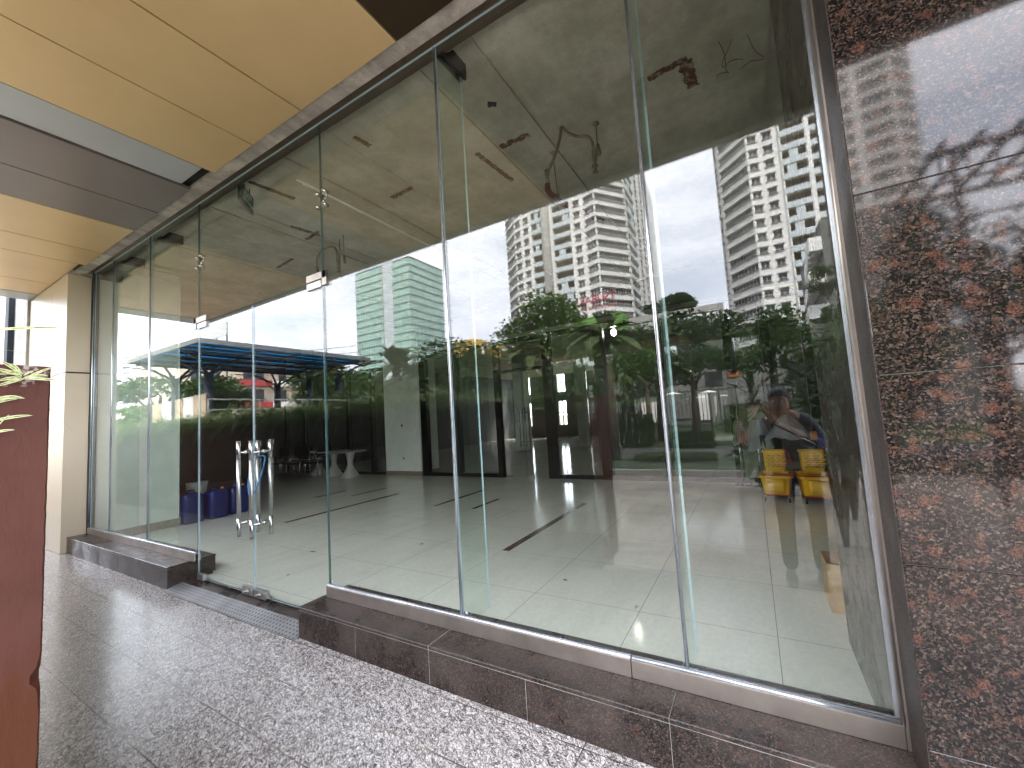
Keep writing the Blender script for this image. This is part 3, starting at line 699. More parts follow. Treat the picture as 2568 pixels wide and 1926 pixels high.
# pipe
b = MB(); b.tube([(-3.78, .42, 3.935), (-3.80, 2.6, 3.935), (-3.82, 6.1, 3.935)], .014, 8)
for y in (.5, 1.2, 1.9, 2.6): b.tube([(-3.79, y, 3.935), (-3.79, y+.05, 3.935)], .019, 8)
tag(b.build('conduit_pipe', 'white_plastic'), 'thin pale conduit pipe running along the concrete ceiling', 'pipe')
def hose(pts, rods, red, label, thin=False):
    t = thing('sprinkler_hose', (pts[0][0], pts[0][1], 3.3), label, 'hose')
    v = [Vector(p) for p in pts]; sm = []
    for i in range(len(v)-1):
        p0, p1, p2, p3 = v[max(i-1, 0)], v[i], v[i+1], v[min(i+2, len(v)-1)]
        for k in range(6):
            s = k/6; sm.append(.5*((2*p1)+(-p0+p2)*s+(2*p0-5*p1+4*p2-p3)*s*s+(-p0+3*p1-3*p2+p3)*s**3))
    sm.append(v[-1]); b = MB(); b.tube(sm, .0135, 8); b.build('flexible_hose', 'copper_pipe', t)
    e = v[-1]; b = MB(); b.lathe([(.018, .16), (.022, .13), (.022, .07), (.016, .05), (.012, 0)], (e.x, e.y, e.z-.14), 10)
    b.lathe([(.02, .03), (.03, .02), (.012, .0), (.012, -.03), (.028, -.035), (.028, -.04)], (e.x, e.y, e.z-.16), 10); b.build('sprinkler_head', 'copper_pipe', t)
    s = v[0]; b = MB(); b.tube([s+Vector((0, 0, .12)), s+Vector((0, 0, -.02))], .019, 8); b.build('coupling', 'copper_pipe', t)
    if red: b = MB(); b.tube(red, .026, 10); b.build('red_pipe', 'red_pipe', t)
    for p, q in rods:
        b = MB(); b.tube([p, q], .005, 6); b.lathe([(.03, 0), (.03, -.008), (.01, -.015)], p, 10); b.tube([Vector(q)+Vector((0, 0, .03)), Vector(q)+Vector((.012, 0, -.07))], .016, 8); b.build('hanger_rod', 'copper_pipe', t)
hose([(-1.40, 1.3, 3.47), (-1.38, 1.3, 3.58), (-1.32, 1.3, 3.67), (-1.27, 1.3, 3.78), (-1.24, 1.3, 3.87), (-1.225, 1.3, 3.925), (-1.17, 1.3, 3.85), (-1.09, 1.3, 3.785), (-1.0, 1.3, 3.745), (-.965, 1.3, 3.69), (-.952, 1.3, 3.60)],
     [((-.96, 1.45, 3.94), (-.96, 1.45, 3.71)), ((-1.45, 1.6, 3.95), (-1.43, 1.6, 3.48))],
     [(-1.40, 1.3, 3.46), (-1.405, 1.3, 3.41), (-1.39, 1.32, 3.37), (-1.30, 1.38, 3.28), (-1.0, 1.6, 3.1)], 'bent sprinkler hose with red pipe hanging from the ceiling')
b0 = -4.9
hose([(b0, 1.4, 3.45), (b0, 1.4, 3.62), (b0+.02, 1.4, 3.72), (b0+.12, 1.4, 3.78), (b0+.30, 1.4, 3.78), (b0+.40, 1.4, 3.72), (b0+.44, 1.4, 3.60)],
     [((b0+.42, 1.5, 3.95), (b0+.43, 1.5, 3.62)), ((b0+.28, 1.55, 3.95), (b0+.28, 1.55, 3.40))], None, 'smaller sprinkler hose loop above the right door hinge')
# loose wires top right
b = MB()
for k, (xw, ln, sw) in enumerate(((.03, .30, .05), (.12, .22, -.07), (.20, .26, .09))):
    pts = [(xw+sw*math.sin(math.pi*i/10)+.012*math.sin(i*1.1+k), 1.15+.03*k+.05*math.sin(i*.5), 3.95-ln*math.sin(math.pi*min(i, 8)/16)) for i in range(13)]
    b.tube(pts, .0022, 5)
tag(b.build('loose_wire', 'black_frame'), 'thin black wires dangling from the ceiling near the granite pillar', 'wire')
# exit sign
t_ = thing('exit_sign', (-4.2, .25, 3.72), 'green exit sign hanging from the ceiling behind the glass', 'sign')
A = Vector((-4.145, .068, 0)); B = Vector((-4.36, .30, 0)); d_ = (B-A).normalized(); nn = Vector((d_.y, -d_.x, 0))
zt, zb = 3.875, 3.705
b = MB(); q = [A, B, B-nn*.025, A-nn*.025]; b.prism([(p.x, p.y) for p in q], zb, zt); b.build('sign_box', 'sign_green', t_)
b = MB(); q = [A+nn*.001-d_*.004, B+nn*.001+d_*.004, B-nn*.026+d_*.004, A-nn*.026-d_*.004]; b.prism([(p.x, p.y) for p in q], zb-.018, zb-.001); b.build('sign_base', 'roof_grey', t_)
for s in (.12, .25):
    b = MB(); p = A+d_*s-nn*.012; b.tube([(p.x, p.y, zt), (p.x, p.y, 3.96)], .006, 6); b.build('hanger', 'black_frame', t_)
fr = Matrix((d_, Vector((0, 0, 1)), nn)).transposed().to_4x4()
def tm(s, z): m_ = fr.copy(); m_.translation = A+nn*.002+d_*s+Vector((0, 0, z)); return m_
text_mesh('lettering', 'EXIT', .095, .0006, 'sign_white', tm(.085, zb+.080), t_)
text_mesh('lettering', 'LỐI THOÁT', .052, .0006, 'sign_white', tm(.055, zb+.025), t_)

# jerrycans and bucket
def jerry(loc, label, rz=0, white=False):
    t = thing('jerrycan', loc, label, 'jerrycan', 'blue jerrycans by the white pillar'); x, y, z = loc
    b = MB(); w_, d2, h = .15, .13, .42; prof = [(.90, 0), (1, .03), (1, .34), (.93, .39), (.62, .42)]; R = []
    for s, zz in prof:
        r = []
        for j in range(24):
            a = 2*math.pi*j/24; ca, sa = math.cos(a), math.sin(a); e = .38
            r.append((x+w_*s*math.copysign(abs(ca)**e, ca), y+d2*s*math.copysign(abs(sa)**e, sa), z+zz))
        R.append(r)
    b.rings(R); b.build('can_body', 'blue_plastic', t)
    b = MB(); b.tube([(x-.07, y, z+.42), (x-.05, y, z+.46), (x+.02, y, z+.46), (x+.04, y, z+.42)], .012, 8); b.build('carry_handle', 'blue_plastic', t)
    b = MB(); b.lathe([(.026, 0), (.026, .03), (.02, .034)], (x+.09, y-.02, z+.41), 12); b.build('cap', 'white_plastic' if white else 'orange_cap', t)
    t.rotation_euler = (0, 0, rz); t.scale = (1, 1, 1.12); return t
for i, (x, y, rz, lb) in enumerate(((-8.07, 1.22, 1.50, 'nearest blue jerrycan beside the white pillar'), (-8.05, 1.56, 1.65, 'second blue jerrycan from the white pillar'), (-8.10, 1.92, 1.45, 'farthest blue jerrycan in the row'))):
    jerry((x, y, 0), lb, rz, i == 3)
t_ = thing('paint_bucket', (-8.9, 1.62, .0), 'white plastic bucket behind the blue jerrycans', 'bucket')
b = MB(); b.lathe([(.13, 0), (.155, .30), (.165, .31), (.165, .325), (.158, .33), (.158, .355), (.168, .36), (.168, .38), (.15, .38)], (-8.9, 1.62, .18), 22); b.build('pail', 'white_plastic', t_)
b = MB(); b.lathe([(.16, 0), (.16, .18)], (-8.9, 1.62, 0), 20); b.build('crate_drum', 'blue_plastic', t_)

# mop buckets
def mop(loc, rz, label):
    t = thing('mop_bucket', loc, label, 'mop bucket', 'yellow mop buckets by the granite pillar'); x, y, z = loc
    def sq(w_, d2, zz, e=.25, oy=0): 
        return [(x+w_*math.copysign(abs(math.cos(a))**e, math.cos(a)), y+oy+d2*math.copysign(abs(math.sin(a))**e, math.sin(a)), z+zz) for a in [2*math.pi*(j+.5)/28 for j in range(28)]]
    b = MB(); b.rings([sq(.150, .20, .10), sq(.155, .21, .115), sq(.178, .26, .325), sq(.205, .285, .33), sq(.205, .285, .365), sq(.185, .265, .365), sq(.16, .22, .15)], 0, True, True, False)
    b.rings([sq(.08, .02, .135, .5, -.235), sq(.10, .03, .17, .5, -.245), sq(.105, .035, .32, .5, -.255)], 0, True, True); b.build('bucket_body', 'yellow_plastic', t)
    b = MB(); b.rings([sq(.208, .289, .367), sq(.211, .292, .372), sq(.205, .285, .377), sq(.20, .28, .372)], 0, False, False); b.build('rim_bead', 'red_paint', t)
    b = MB(); b.rings([sq(.115, .09, .39, .2, .03), sq(.125, .10, .46, .2, .03), sq(.13, .115, .66, .2, .03), sq(.142, .125, .665, .2, .03), sq(.142, .125, .685, .2, .03), sq(.12, .10, .685, .2, .03), sq(.11, .09, .5, .2, .03)], 0, True, True, False)
    b.box(x-.15, x+.15, y-.04, y+.10, z+.372, z+.40)
    for r in range(6):
        for c in range(4):
            xo = -.10+.058*c+(.02 if r % 2 else 0)
            b.box(x+xo, x+xo+.046, y-.0895, y-.078, z+.478+r*.029, z+.490+r*.029, 0)
    b.build('wringer', 'yellow_plastic', t)
    b = MB()
    for r in range(6):
        for c in range(4):
            xo = -.10+.058*c+(.02 if r % 2 else 0)
            b.box(x+xo+.004, x+xo+.044, y-.0845, y-.080, z+.466+r*.029, z+.477+r*.029)
    b.build('wringer_slot', 'cardboard_dark', t)
    b = MB(); b.tube([(x+.15, y+.05, z+.50), (x+.20, y+.04, z+.52), (x+.13, y-.02, z+.72)], .012, 8); b.build('press_lever', 'red_paint', t)
    b = MB(); b.box(x-.16, x+.16, y-.21, y+.21, z+.085, z+.099); b.build('base_frame', 'red_paint', t)
    for sx in (-1, 1):
        for sy in (-1, 1):
            cx_, cy_ = x+sx*.14, y+sy*.19
            c = MB(); c.box(cx_-.018, cx_-.012, cy_-.02, cy_+.02, z+.035, z+.085); c.box(cx_+.012, cx_+.018, cy_-.02, cy_+.02, z+.035, z+.085); c.box(cx_-.018, cx_+.018, cy_-.02, cy_+.02, z+.08, z+.086)
            co_ = c.build('caster', 'steel', t)
            c = MB(); c.tube([(cx_-.010, cy_-.01, z+.035), (cx_+.010, cy_-.01, z+.035)], .035, 16, 0, False); c.tube([(cx_-.0115, cy_-.01, z+.035), (cx_+.0115, cy_-.01, z+.035)], .022, 14, 1, False); c.build('wheel', ('rubber', 'steel'), co_)
    t.rotation_euler = (0, 0, rz); return t
mop((.20, 4.98, 0), -.10, 'left yellow mop bucket with wringer and red lever')
mop((.63, 4.93, 0), .06, 'right yellow mop bucket with wringer, beside the granite pillar')
b = MB(); b.lathe([(.13, 0), (.15, .34), (.155, .35)], (.43, 5.35, 0), 18); tag(b.build('blue_bin', 'blue_plastic'), 'dark blue bin half hidden behind the mop buckets', 'bin')
b = MB(); b.box(.78, .86, 5.5, 5.6, .0, .88); b.box(.70, .78, 5.5, 5.6, .78, .90, 1); tag(b.build('broom_head', ('blue_plastic', 'orange_cap')), 'blue and orange cleaning tool standing behind the mop buckets', 'broom')
# posts with bagged mops
for k, (x, y, lb) in enumerate(((-.25, 6.0, 'chrome barrier post with a string mop bagged on top'), (.02, 5.88, 'chrome barrier post draped with clear plastic film'))):
    t = thing('barrier_post', (x, y, 0), lb, 'post')
    b = MB(); b.lathe([(.16, 0), (.16, .012), (.05, .035), (.02, .04)], (x, y, 0), 24); b.build('base_plate', 'steel', t)
    b = MB(); b.tube([(x, y, .03), (x, y, .98)], .019, 12); b.lathe([(.026, .96), (.028, 1.0), (.01, 1.02)], (x, y, 0), 12); b.build('pole', 'steel', t)
def cloth(cx_, cy_, z0, z1, r0, r1, seed, name='plastic_bag', mt='plastic_film', label='', cat='bag'):
    rn = random.Random(seed); b = MB(); R = []; n = 22
    ph = [rn.uniform(0, 6) for _ in range(5)]
    for i in range(9):
        s = i/8; r = r0+(r1-r0)*s**.8; z = z0+(z1-z0)*s
        R.append([(cx_+r*(1+.18*math.sin(3*a+ph[0]+s*2)+.12*math.sin(7*a+ph[1]))*math.cos(a), cy_+r*.7*(1+.2*math.sin(5*a+ph[2]))*math.sin(a), z+.03*s*math.sin(4*a+ph[3])) for a in [2*math.pi*j/n for j in range(n)]])
    b.rings(R, 0, False, False); return tag(b.build(name, mt), label, cat)
cloth(-.22, 5.95, 1.02, .70, .05, .12, 1, label='crumpled clear plastic bag over the left barrier post')
cloth(.03, 5.82, 1.10, .62, .07, .19, 2, label='crumpled clear plastic bag over the right barrier post')
cloth(.42, 5.75, 1.16, .80, .05, .26, 3, label='clear plastic sheet draped over the sloping mop handles')
t_ = thing('string_mop', (-.24, 5.95, .7), 'string mop head upside down on the left barrier post', 'mop')
b = MB(); rn = random.Random(4)
for k in range(46):
    a = rn.uniform(0, 6.28); r1 = rn.uniform(.02, .07); b.tube([(-.24+.02*math.cos(a), 5.95+.02*math.sin(a), 1.12), (-.24+r1*math.cos(a), 5.95+r1*math.sin(a), 1.06), (-.24+r1*1.2*math.cos(a), 5.95+r1*1.2*math.sin(a), .88-rn.random()*.1)], .005, 4)
b.build('mop_strings', 'mop_cotton', t_); b = MB(); b.tube([(-.24, 5.95, 1.10), (-.22, 5.96, 1.42)], .011, 6); b.build('handle', 'cream_paint', t_)
b = MB()
for k in range(4): b.tube([(-.26+.03*k, 5.90, .92), (-.28+.04*k, 5.88, .80), (-.25+.04*k, 5.88, .68)], .012, 6)
b.build('red_strap', 'red_paint', t_)
for k, (p, q, mm, lb) in enumerate((((.27, 5.6, 1.02), (.52, 5.55, .86), 'blue_plastic', 'mop handle with blue grip leaning across the plastic sheet'), ((.30, 5.75, 1.0), (.84, 5.7, .72), 'cream_paint', 'pale mop handle sloping down to the right'))):
    t = thing('leaning_mop', p, lb, 'mop'); b = MB(); b.tube([p, q], .014, 8); b.build('grip', mm, t)
    if k == 0: b = MB(); b.tube([q, (.86, 5.5, .66)], .010, 8); b.build('shaft', 'steel', t)
t_ = thing('string_mop', (.1, 5.6, 1.2), 'long string mop head sticking up above the mop buckets', 'mop')
b = MB()
for k in range(16): b.tube([(.13, 5.62, 1.34+.004*k), (.02, 5.6, 1.35-.012*k), (-.08, 5.58, 1.30-.015*k+rn.uniform(-.02, .02))], .005, 4)
b.build('mop_strings', 'mop_cotton', t_); b = MB(); b.tube([(.11, 5.62, 1.38), (.20, 5.60, 1.20), (.24, 5.58, 1.05)], .012, 6); b.build('shaft', 'cardboard_dark', t_)
b = MB(); b.box(.05, .13, 5.7, 5.76, .50, .86); tag(b.build('black_bag', 'black_leather', bevel=.02), 'black bag hanging on the barrier post', 'bag')
# curled cable at the post base
b = MB()
for k in range(4): b.tube([(-.34+.10*k, 5.9, .01), (-.28+.10*k, 5.86, .14), (-.22+.10*k, 5.9, .02)], .012, 6)
tag(b.build('black_hose', 'rubber'), 'black hose curled on the floor by the barrier posts', 'hose')
# cardboard box
t_ = thing('cardboard_box', (.35, 1.5, 0), 'open cardboard box standing against the granite pillar', 'box')
x0, x1, y0, y1, h = .315, .60, 1.40, 1.69, .305
b = MB(); th = .006
b.box(x0, x1, y0, y0+th, 0, h); b.box(x0, x1, y1-th, y1, 0, h); b.box(x0, x0+th, y0+th, y1-th, 0, h); b.box(x1-th, x1, y0+th, y1-th, 0, h); b.box(x0+th, x1-th, y0+th, y1-th, .002, .01)
b.build('box_body', 'cardboard', t_)
b = MB()
b.face([(x0+th, y0+th, h-.004), (x1, y0+th, h-.004), (x1, y0+.10, h-.06), (x0+th, y0+.10, h-.06)]); b.face([(x0+th, y1-th, h), (x1, y1-th, h), (x1, y1-.10, h-.05), (x0+th, y1-.10, h-.05)])
b.build('box_flap', 'cardboard_dark', t_)

# chairs
def chair(loc, rz, label):
    t = thing('stacking_chair', loc, label, 'chair', 'black chairs in a row at the back left'); x, y, z = loc
    b = MB(); b.cbox(x-.22, x+.22, y-.22, y+.20, z+.42, z+.48, .02); b.build('seat', 'black_leather', t)
    b = MB(); R = []
    for i in range(6):
        s = i/5; zz = .56+.34*s; wd = .21*(1-.25*s**3); R.append([(x-wd, y+.20+.03*s, z+zz), (x+wd, y+.20+.03*s, z+zz), (x+wd, y+.235+.03*s, z+zz), (x-wd, y+.235+.03*s, z+zz)])
    b.rings(R, 0, True, True, False); b.build('backrest', 'black_leather', t, bevel=.008)
    for sx in (-1, 1):
        b = MB(); b.tube([(x+sx*.235, y-.20, z+.01), (x+sx*.235, y-.18, z+.44), (x+sx*.235, y-.10, z+.62), (x+sx*.235, y+.12, z+.64), (x+sx*.225, y+.22, z+.70)], .011, 8); b.build('leg', 'steel', t)
        b = MB(); b.tube([(x+sx*.225, y+.26, z+.01), (x+sx*.22, y+.20, z+.44), (x+sx*.215, y+.245, z+.88)], .011, 8); b.build('leg', 'steel', t)
    t.rotation_euler = (0, 0, rz); return t
c0 = chair((-12.45, 5.15, 0), .25, 'leftmost black chair in the row at the back left'); CH.clear()
for x, y, rz, lb in ((-11.95, 5.3, .2, 'second black chair from the left in the back row'), (-11.55, 5.2, .25, 'third black chair from the left in the back row'), (-11.05, 5.45, .15, 'rightmost black chair, next to the round tables'), (-12.2, 5.75, .1, 'black chair standing behind the left pair of chairs'), (-11.35, 5.8, .2, 'black chair standing behind the right pair of chairs')):
    copy_thing(c0, (x, y, 0), rz, lb)
def table(x, y, label, rz=0):
    t = thing('round_table', (x, y, 0), label, 'table', 'white round pedestal tables at the back')
    b = MB(); b.lathe([(.30, 0), (.30, .01), (.24, .05), (.12, .22), (.07, .36), (.075, .45), (.11, .60), (.15, .70)], (x, y, 0), 26); b.build('pedestal', 'cream_paint', t)
    b = MB(); b.lathe([(.0, 0), (.45, 0), (.46, .012), (.45, .024), (0, .024)], (x, y, .70), 36); b.build('tabletop', 'cream_paint', t); return t
table(-10.82, 5.86, 'white round table nearer the chairs'); table(-9.94, 5.74, 'right white round table beside the broad pillar'); table(-11.75, 6.0, 'white round table hidden behind the black chairs')
# dry leaves
def leaf(x, y, s, rz, mm, label, z=.004):
    b = MB(); pts = []
    for i in range(12):
        a = 2*math.pi*i/12; px, py = s*math.cos(a), s*.38*math.sin(a)*(1-.3*math.cos(a)); pts.append((x+px*math.cos(rz)-py*math.sin(rz), y+px*math.sin(rz)+py*math.cos(rz), z+.006*abs(math.sin(a))))
    b.face(pts); b.face([(p[0], p[1], p[2]-.0015) for p in pts[::-1]]); return tag(b.build('dry_leaf', mm), label, 'leaf', 'fallen leaves on the tiled floor')
leaf(-4.45, .95, .035, .6, 'leaf_dry', 'curled brown leaf on the tiles behind the glass doors')
leaf(-4.0, .40, .018, 2, 'leaf_dry', 'small brown leaf scrap just inside the door threshold'); leaf(-3.4, 1.6, .022, 1, 'leaf_dry', 'brown leaf on the tiles right of the doors'); leaf(-.83, 1.0, .024, 1.4, 'leaf_pale', 'pale yellow leaf on the tiles behind the right panes')
leaf(-1.48, 1.25, .02, .2, 'leaf_dry', 'small dark leaf on the tiles near a joint'); leaf(-5.3, 2.6, .022, .2, 'leaf_dry', 'small leaf far inside on the shiny tiles'); leaf(.05, .35, .012, .2, 'leaf_dry', 'tiny crumb of leaf near the right pane')
# ================================================================= OUTSIDE, BEHIND THE CAMERA (seen in the glass)
XE, YF, YB = -1.32, -1.706, -2.27
t_ = thing('planter_wall', (-6, -2, G), 'brown painted planter wall with peeling corner beside the walkway', 'wall')
b = MB(); R = []; N_ = 110
rn = random.Random(11)
for i in range(N_+1):      # chipped arris along the free end
    z = G+(1.551-G)*i/N_; c = .003+.003*rn.random()+.020*math.exp(-((z-.905)/.020)**2)
    R.append([(XE-.06, YF, z), (XE-c, YF, z), (XE, YF-c*.8, z), (XE, YB, z), (XE-.06, YB, z)])
b.rings(R, 0, True, True, False)
b.box(-13.5, XE-.0605, YF-.10, YF, G-.1, 1.551); b.box(-13.5, XE-.06, YB, YB+.08, G-.2, 1.549)
b.build('wall_face', 'brown_wall', t_)
b = MB(); b.box(-13.45, XE-.061, YB+.081, YF-.101, 1.38, 1.49); b.build('soil', 'soil', t_)

def blade(b, base, dirv, length, width, droop, m=0, n=7, lift=.9):
    d = Vector((math.cos(dirv), math.sin(dirv), 0)); side = Vector((-d.y, d.x, 0)); base = Vector(base); L_ = []; Rr = []; pc = []
    for i in range(n+1):
        s = i/n; p = base + d*length*(s*.95) + Vector((0, 0, length*(lift*s - droop*s*s)))
        w_ = width*(.55+.9*s-1.45*s*s)*.9 if s < 1 else 0
        w_ = max(w_, .0006); L_.append(p-side*w_+Vector((0, 0, w_*.35))); Rr.append(p+side*w_+Vector((0, 0, w_*.35))); pc.append(p)
    for i in range(n):
        b.face([L_[i], pc[i], pc[i+1], L_[i+1]], m, True); b.face([pc[i], Rr[i], Rr[i+1], pc[i+1]], m, True)
        if m == 1:
            e = .22
            b.face([L_[i]+(L_[i]-pc[i])*e, L_[i], L_[i+1], L_[i+1]+(L_[i+1]-pc[i+1])*e], 1, True)
protos = []
for k in range(4):
    rn = random.Random(50+k); b = MB(); t = thing('grassy_plant', (0, 0, -50), 'strappy green plant spilling over the brown planter wall', 'plant', 'strappy plants along the planter wall')
    for i in range(38):
        a = rn.uniform(0, 2*math.pi); blade(b, (rn.uniform(-.05, .05), rn.uniform(-.05, .05), -50), a, rn.uniform(.26, .50), rn.uniform(.014, .024), rn.uniform(.7, 1.5), 0, 6, rn.uniform(.6, 1.5))
    b.build('leaves', 'leaf_grass', t); protos.append(t)
cnt = 0
rn = random.Random(3)
for row, yy in ((0, -1.86), (1, -2.05), (2, -2.18)):
    x = -2.02-.05*row
    while x > -13.2:
        o = copy_thing(protos[cnt % 4], (x, yy+rn.uniform(-.05, .05), 1.50 if row else 1.53), rn.uniform(0, 6.28), None, rn.uniform(.85, 1.1)*(.5 if x > -2.5 else .8 if x > -3.4 else 1.3))
        cnt += 1; x -= rn.uniform(.17, .28) if row == 0 else rn.uniform(.28, .45)
for t in protos:
    for c in kids(t): bpy.data.objects.remove(c)
    bpy.data.objects.remove(t)
# variegated sprigs poking round the free end, near the lens
t_ = thing('variegated_plant', (-1.40, -1.85, 1.50), 'green and cream striped leaves hanging over the near end of the wall', 'plant')
def strap(px_pts, w_):
    pts = [Vector(p) for p in px_pts]; n = len(pts); bb = MB()
    for i in range(n-1):
        s0, s1 = i/(n-1), (i+1)/(n-1); wa = w_*math.sin(math.pi*min(.97, .12+.88*s0))**.7; wb = w_*max(0.02, math.sin(math.pi*min(1, .12+.88*s1)))**.7
        a, c = pts[i], pts[i+1]; up = Vector((0, .3, 1)).normalized()
        for (k0, k1, mi) in ((-1, -.55, 1), (-.55, .55, 0), (.55, 1, 1)):
            bb.face([a+up*wa*k0, a+up*wa*k1, c+up*wb*k1, c+up*wb*k0], mi, True)
    bb.build('leaf', ('leaf_grass', 'leaf_cream'), t_)
def arc(p0, p1, sag, n=7):
    p0, p1 = Vector(p0), Vector(p1)
    return [p0.lerp(p1, i/n)+Vector((0, 0, sag*4*(i/n)*(1-i/n))) for i in range(n+1)]
def scr(px, py, y):        # where a ray of the photograph crosses a plane y = const (used to place real leaves)
    v = (px-1284)/1022.39*r_-(py-963)/1022.39*u_+f; return CAM+v*((y-CAM.y)/v.y)
def scx(px, py, x):
    v = (px-1284)/1022.39*r_-(py-963)/1022.39*u_+f; return CAM+v*((x-CAM.x)/v.x)
for (a, c, sg, w_) in (((-30, 828), (165, 822), .004, .0040), ((60, 950), (140, 919), .003, .0042), ((60, 948), (152, 955), .002, .0036), ((58, 948), (120, 943), .006, .0036), ((60, 950), (-20, 972), .002, .0045), ((55, 945), (-20, 925), .006, .0042),
                       ((50, 938), (0, 906), .006, .0040), ((54, 935), (25, 912), .004, .0036), ((58, 942), (85, 931), .003, .0032), ((-30, 1008), (62, 999), .010, .0045), ((-30, 1018), (44, 1001), .006, .004), ((-30, 1060), (82, 1042), .006, .0042), ((-10, 1075), (24, 1040), .004, .0040),
                       ((-30, 1088), (37, 1078), .003, .0032), ((50, 940), (-5, 940), .008, .005), ((52, 948), (-10, 956), .004, .0045), ((56, 940), (20, 935), .006, .005)):
    xx = XE+random.uniform(.012, .03)
    strap(arc(scx(*a, xx), scx(*c, xx+.004), sg*.6), w_*.8)
b = MB(); b.tube([scx(62, 950, XE+.015), scx(20, 948, XE+.012), scx(-40, 905, XE+.008), (XE-.05, -1.86, 1.56), (XE-.12, -1.9, 1.50)], .0018, 6); b.build('stem', 'bark', t_)

# ---- foliage makers
def leaves(b, blobs, n, size, seed, asp=.5, m=0, inner=.45):
    rn = random.Random(seed); tot = sum(q[3]*q[4]*q[5] for q in blobs)
    for (cx_, cy_, cz_, rx_, ry_, rz_) in blobs:
        k = int(n*(rx_*ry_*rz_)/tot)
        for _ in range(k):
            th = rn.uniform(0, 6.2832); u = rn.uniform(-1, 1); q = math.sqrt(1-u*u); r = inner+(1-inner)*rn.random()**.6
            bump_ = 1+.16*math.sin(5*th+cx_*3)*math.cos(4*u+cz_)
            p = Vector((cx_+rx_*r*bump_*q*math.cos(th), cy_+ry_*r*bump_*q*math.sin(th), cz_+rz_*r*bump_*u))
            a = Vector((rn.gauss(0, 1), rn.gauss(0, 1), rn.gauss(0, .5))).normalized(); c = a.orthogonal().normalized(); c.rotate(Matrix.Rotation(rn.uniform(0, 6.28), 3, a))
            s = size*rn.uniform(.6, 1.25); a = a*s; c = c*s*asp
            b.face([p-a*.5, p+c*.5, p+a*.5, p-c*.5], m)
def trunk(b, base, top, r, limbs=5, seed=0, spread=1.0):
    rn = random.Random(seed); base, top = Vector(base), Vector(top); mid = base.lerp(top, .55)+Vector((rn.uniform(-.1, .1), rn.uniform(-.1, .1), 0))
    b.tube([base, base.lerp(mid, .5), mid, top], [r*1.25, r, r*.8, r*.4], 8)
    for i in range(limbs):
        a = 2*math.pi*i/limbs+rn.uniform(-.4, .4); s = base.lerp(top, rn.uniform(.4, .75)); e = s+Vector((math.cos(a)*spread, math.sin(a)*spread, spread*rn.uniform(.4, .9)))
        b.tube([s, s.lerp(e, .5)+Vector((0, 0, .1*spread)), e], [r*.5, r*.35, r*.15], 6)
def clumps(cx_, cy_, cz_, rx_, ry_, rz_, k, seed, f_=.42):
    rn = random.Random(seed); o = []
    for i in range(k):
        th = rn.uniform(0, 6.28); u = rn.uniform(-.8, 1); q = math.sqrt(max(0, 1-u*u)); r = rn.uniform(.45, .8); s = f_*rn.uniform(.7, 1.2)
        o.append((cx_+rx_*r*q*math.cos(th), cy_+ry_*r*q*math.sin(th), cz_+rz_*r*u, rx_*s, ry_*s, rz_*s*.85))
    return o
def tree(x, D, zc, rx_, rz_, label, mt='leaf_mid', n=3600, size=.22, seed=1, z0=G, k=14, tr=.13, group=None, name='leafy_tree'):
    px_, py_, _ = P3(x, D); t = thing(name, (px_, py_, z0), label, 'tree', group)
    b = MB(); trunk(b, (px_, py_, z0), (px_, py_, zc+rz_*.2), tr, 6, seed, rx_*.5); b.build('trunk', 'bark', t)
    b = MB(); leaves(b, clumps(px_, py_, zc, rx_, rx_, rz_, k, seed), n, size, seed); b.build('crown', mt, t); return t
tree(-6.4, 14, 4.55, 2.0, 1.65, 'bright feathery tree in front of the left white tower', 'leaf_bright', 6500, .17, 21, k=20)
tree(-15.2, 20, 4.6, 2.7, 2.0, 'round dark tree in front of the yellow building', 'leaf_dark', 5200, .26, 22, k=16)
tree(-9.9, 17, 3.6, 2.2, 1.5, 'low dark tree left of the feathery tree', 'leaf_dark', 4200, .24, 23)
tree(-1.9, 17, 3.7, 2.2, 1.4, 'wide dark layered tree below the white beam', 'leaf_dark', 5200, .22, 24, k=18)
tree(.05, 15.5, 3.3, 1.5, 1.3, 'dark tree in front of the right white tower', 'leaf_dark', 3600, .20, 25)
tree(-3.6, 19, 3.2, 1.7, 1.1, 'small dark tree beside the layered tree', 'leaf_dark', 2800, .24, 26)
tree(-13.2, 16, 3.3, 2.2, 1.5, 'dark tree just right of the date palm', 'leaf_dark', 4200, .22, 35)
tree(-8.2, 21, 4.2, 2.4, 1.5, 'dark tree between the palms', 'leaf_dark', 4200, .24, 36)
tree(-18.5, 19, 3.6, 2.6, 1.6, 'mid green tree behind the left palms', 'leaf_mid', 4200, .26, 37)
tree(-4.9, 23, 4.6, 2.2, 1.4, 'dark tree below the green cube', 'leaf_dark', 3600, .26, 38)
tree(2.9, 14, 2.6, 1.3, 1.1, 'mid green tree behind the broad leaved shrubs', 'leaf_mid', 3600, .18, 39)
for k_, (x_, D_, zc_, rx2, rz2, mt_) in enumerate(((-14.5, 15, 2.0, 2.0, 1.5, 'leaf_dark'), (-11.0, 14.5, 2.1, 1.8, 1.5, 'leaf_dark'), (-8.3, 15.5, 2.2, 1.9, 1.7, 'leaf_dark'), (-6.2, 17.5, 2.2, 2.1, 1.7, 'leaf_dark'), (-9.5, 19, 2.6, 2.4, 2.2, 'leaf_dark'), (-19.0, 15.5, 2.3, 2.3, 1.5, 'leaf_mid'))):
    tree(x_, D_, zc_, rx2, rz2, ('first', 'second', 'third', 'fourth', 'fifth', 'leftmost')[k_]+' low dark shrub mass behind the planter wall counted from the pavilion', mt_, 3200, .22, 100+k_, name='shrub')
tree(3.4, 9.9, 3.3, 1.5, 1.75, 'dark tree mirrored in the granite column', 'leaf_dark', 3600, .16, 110)
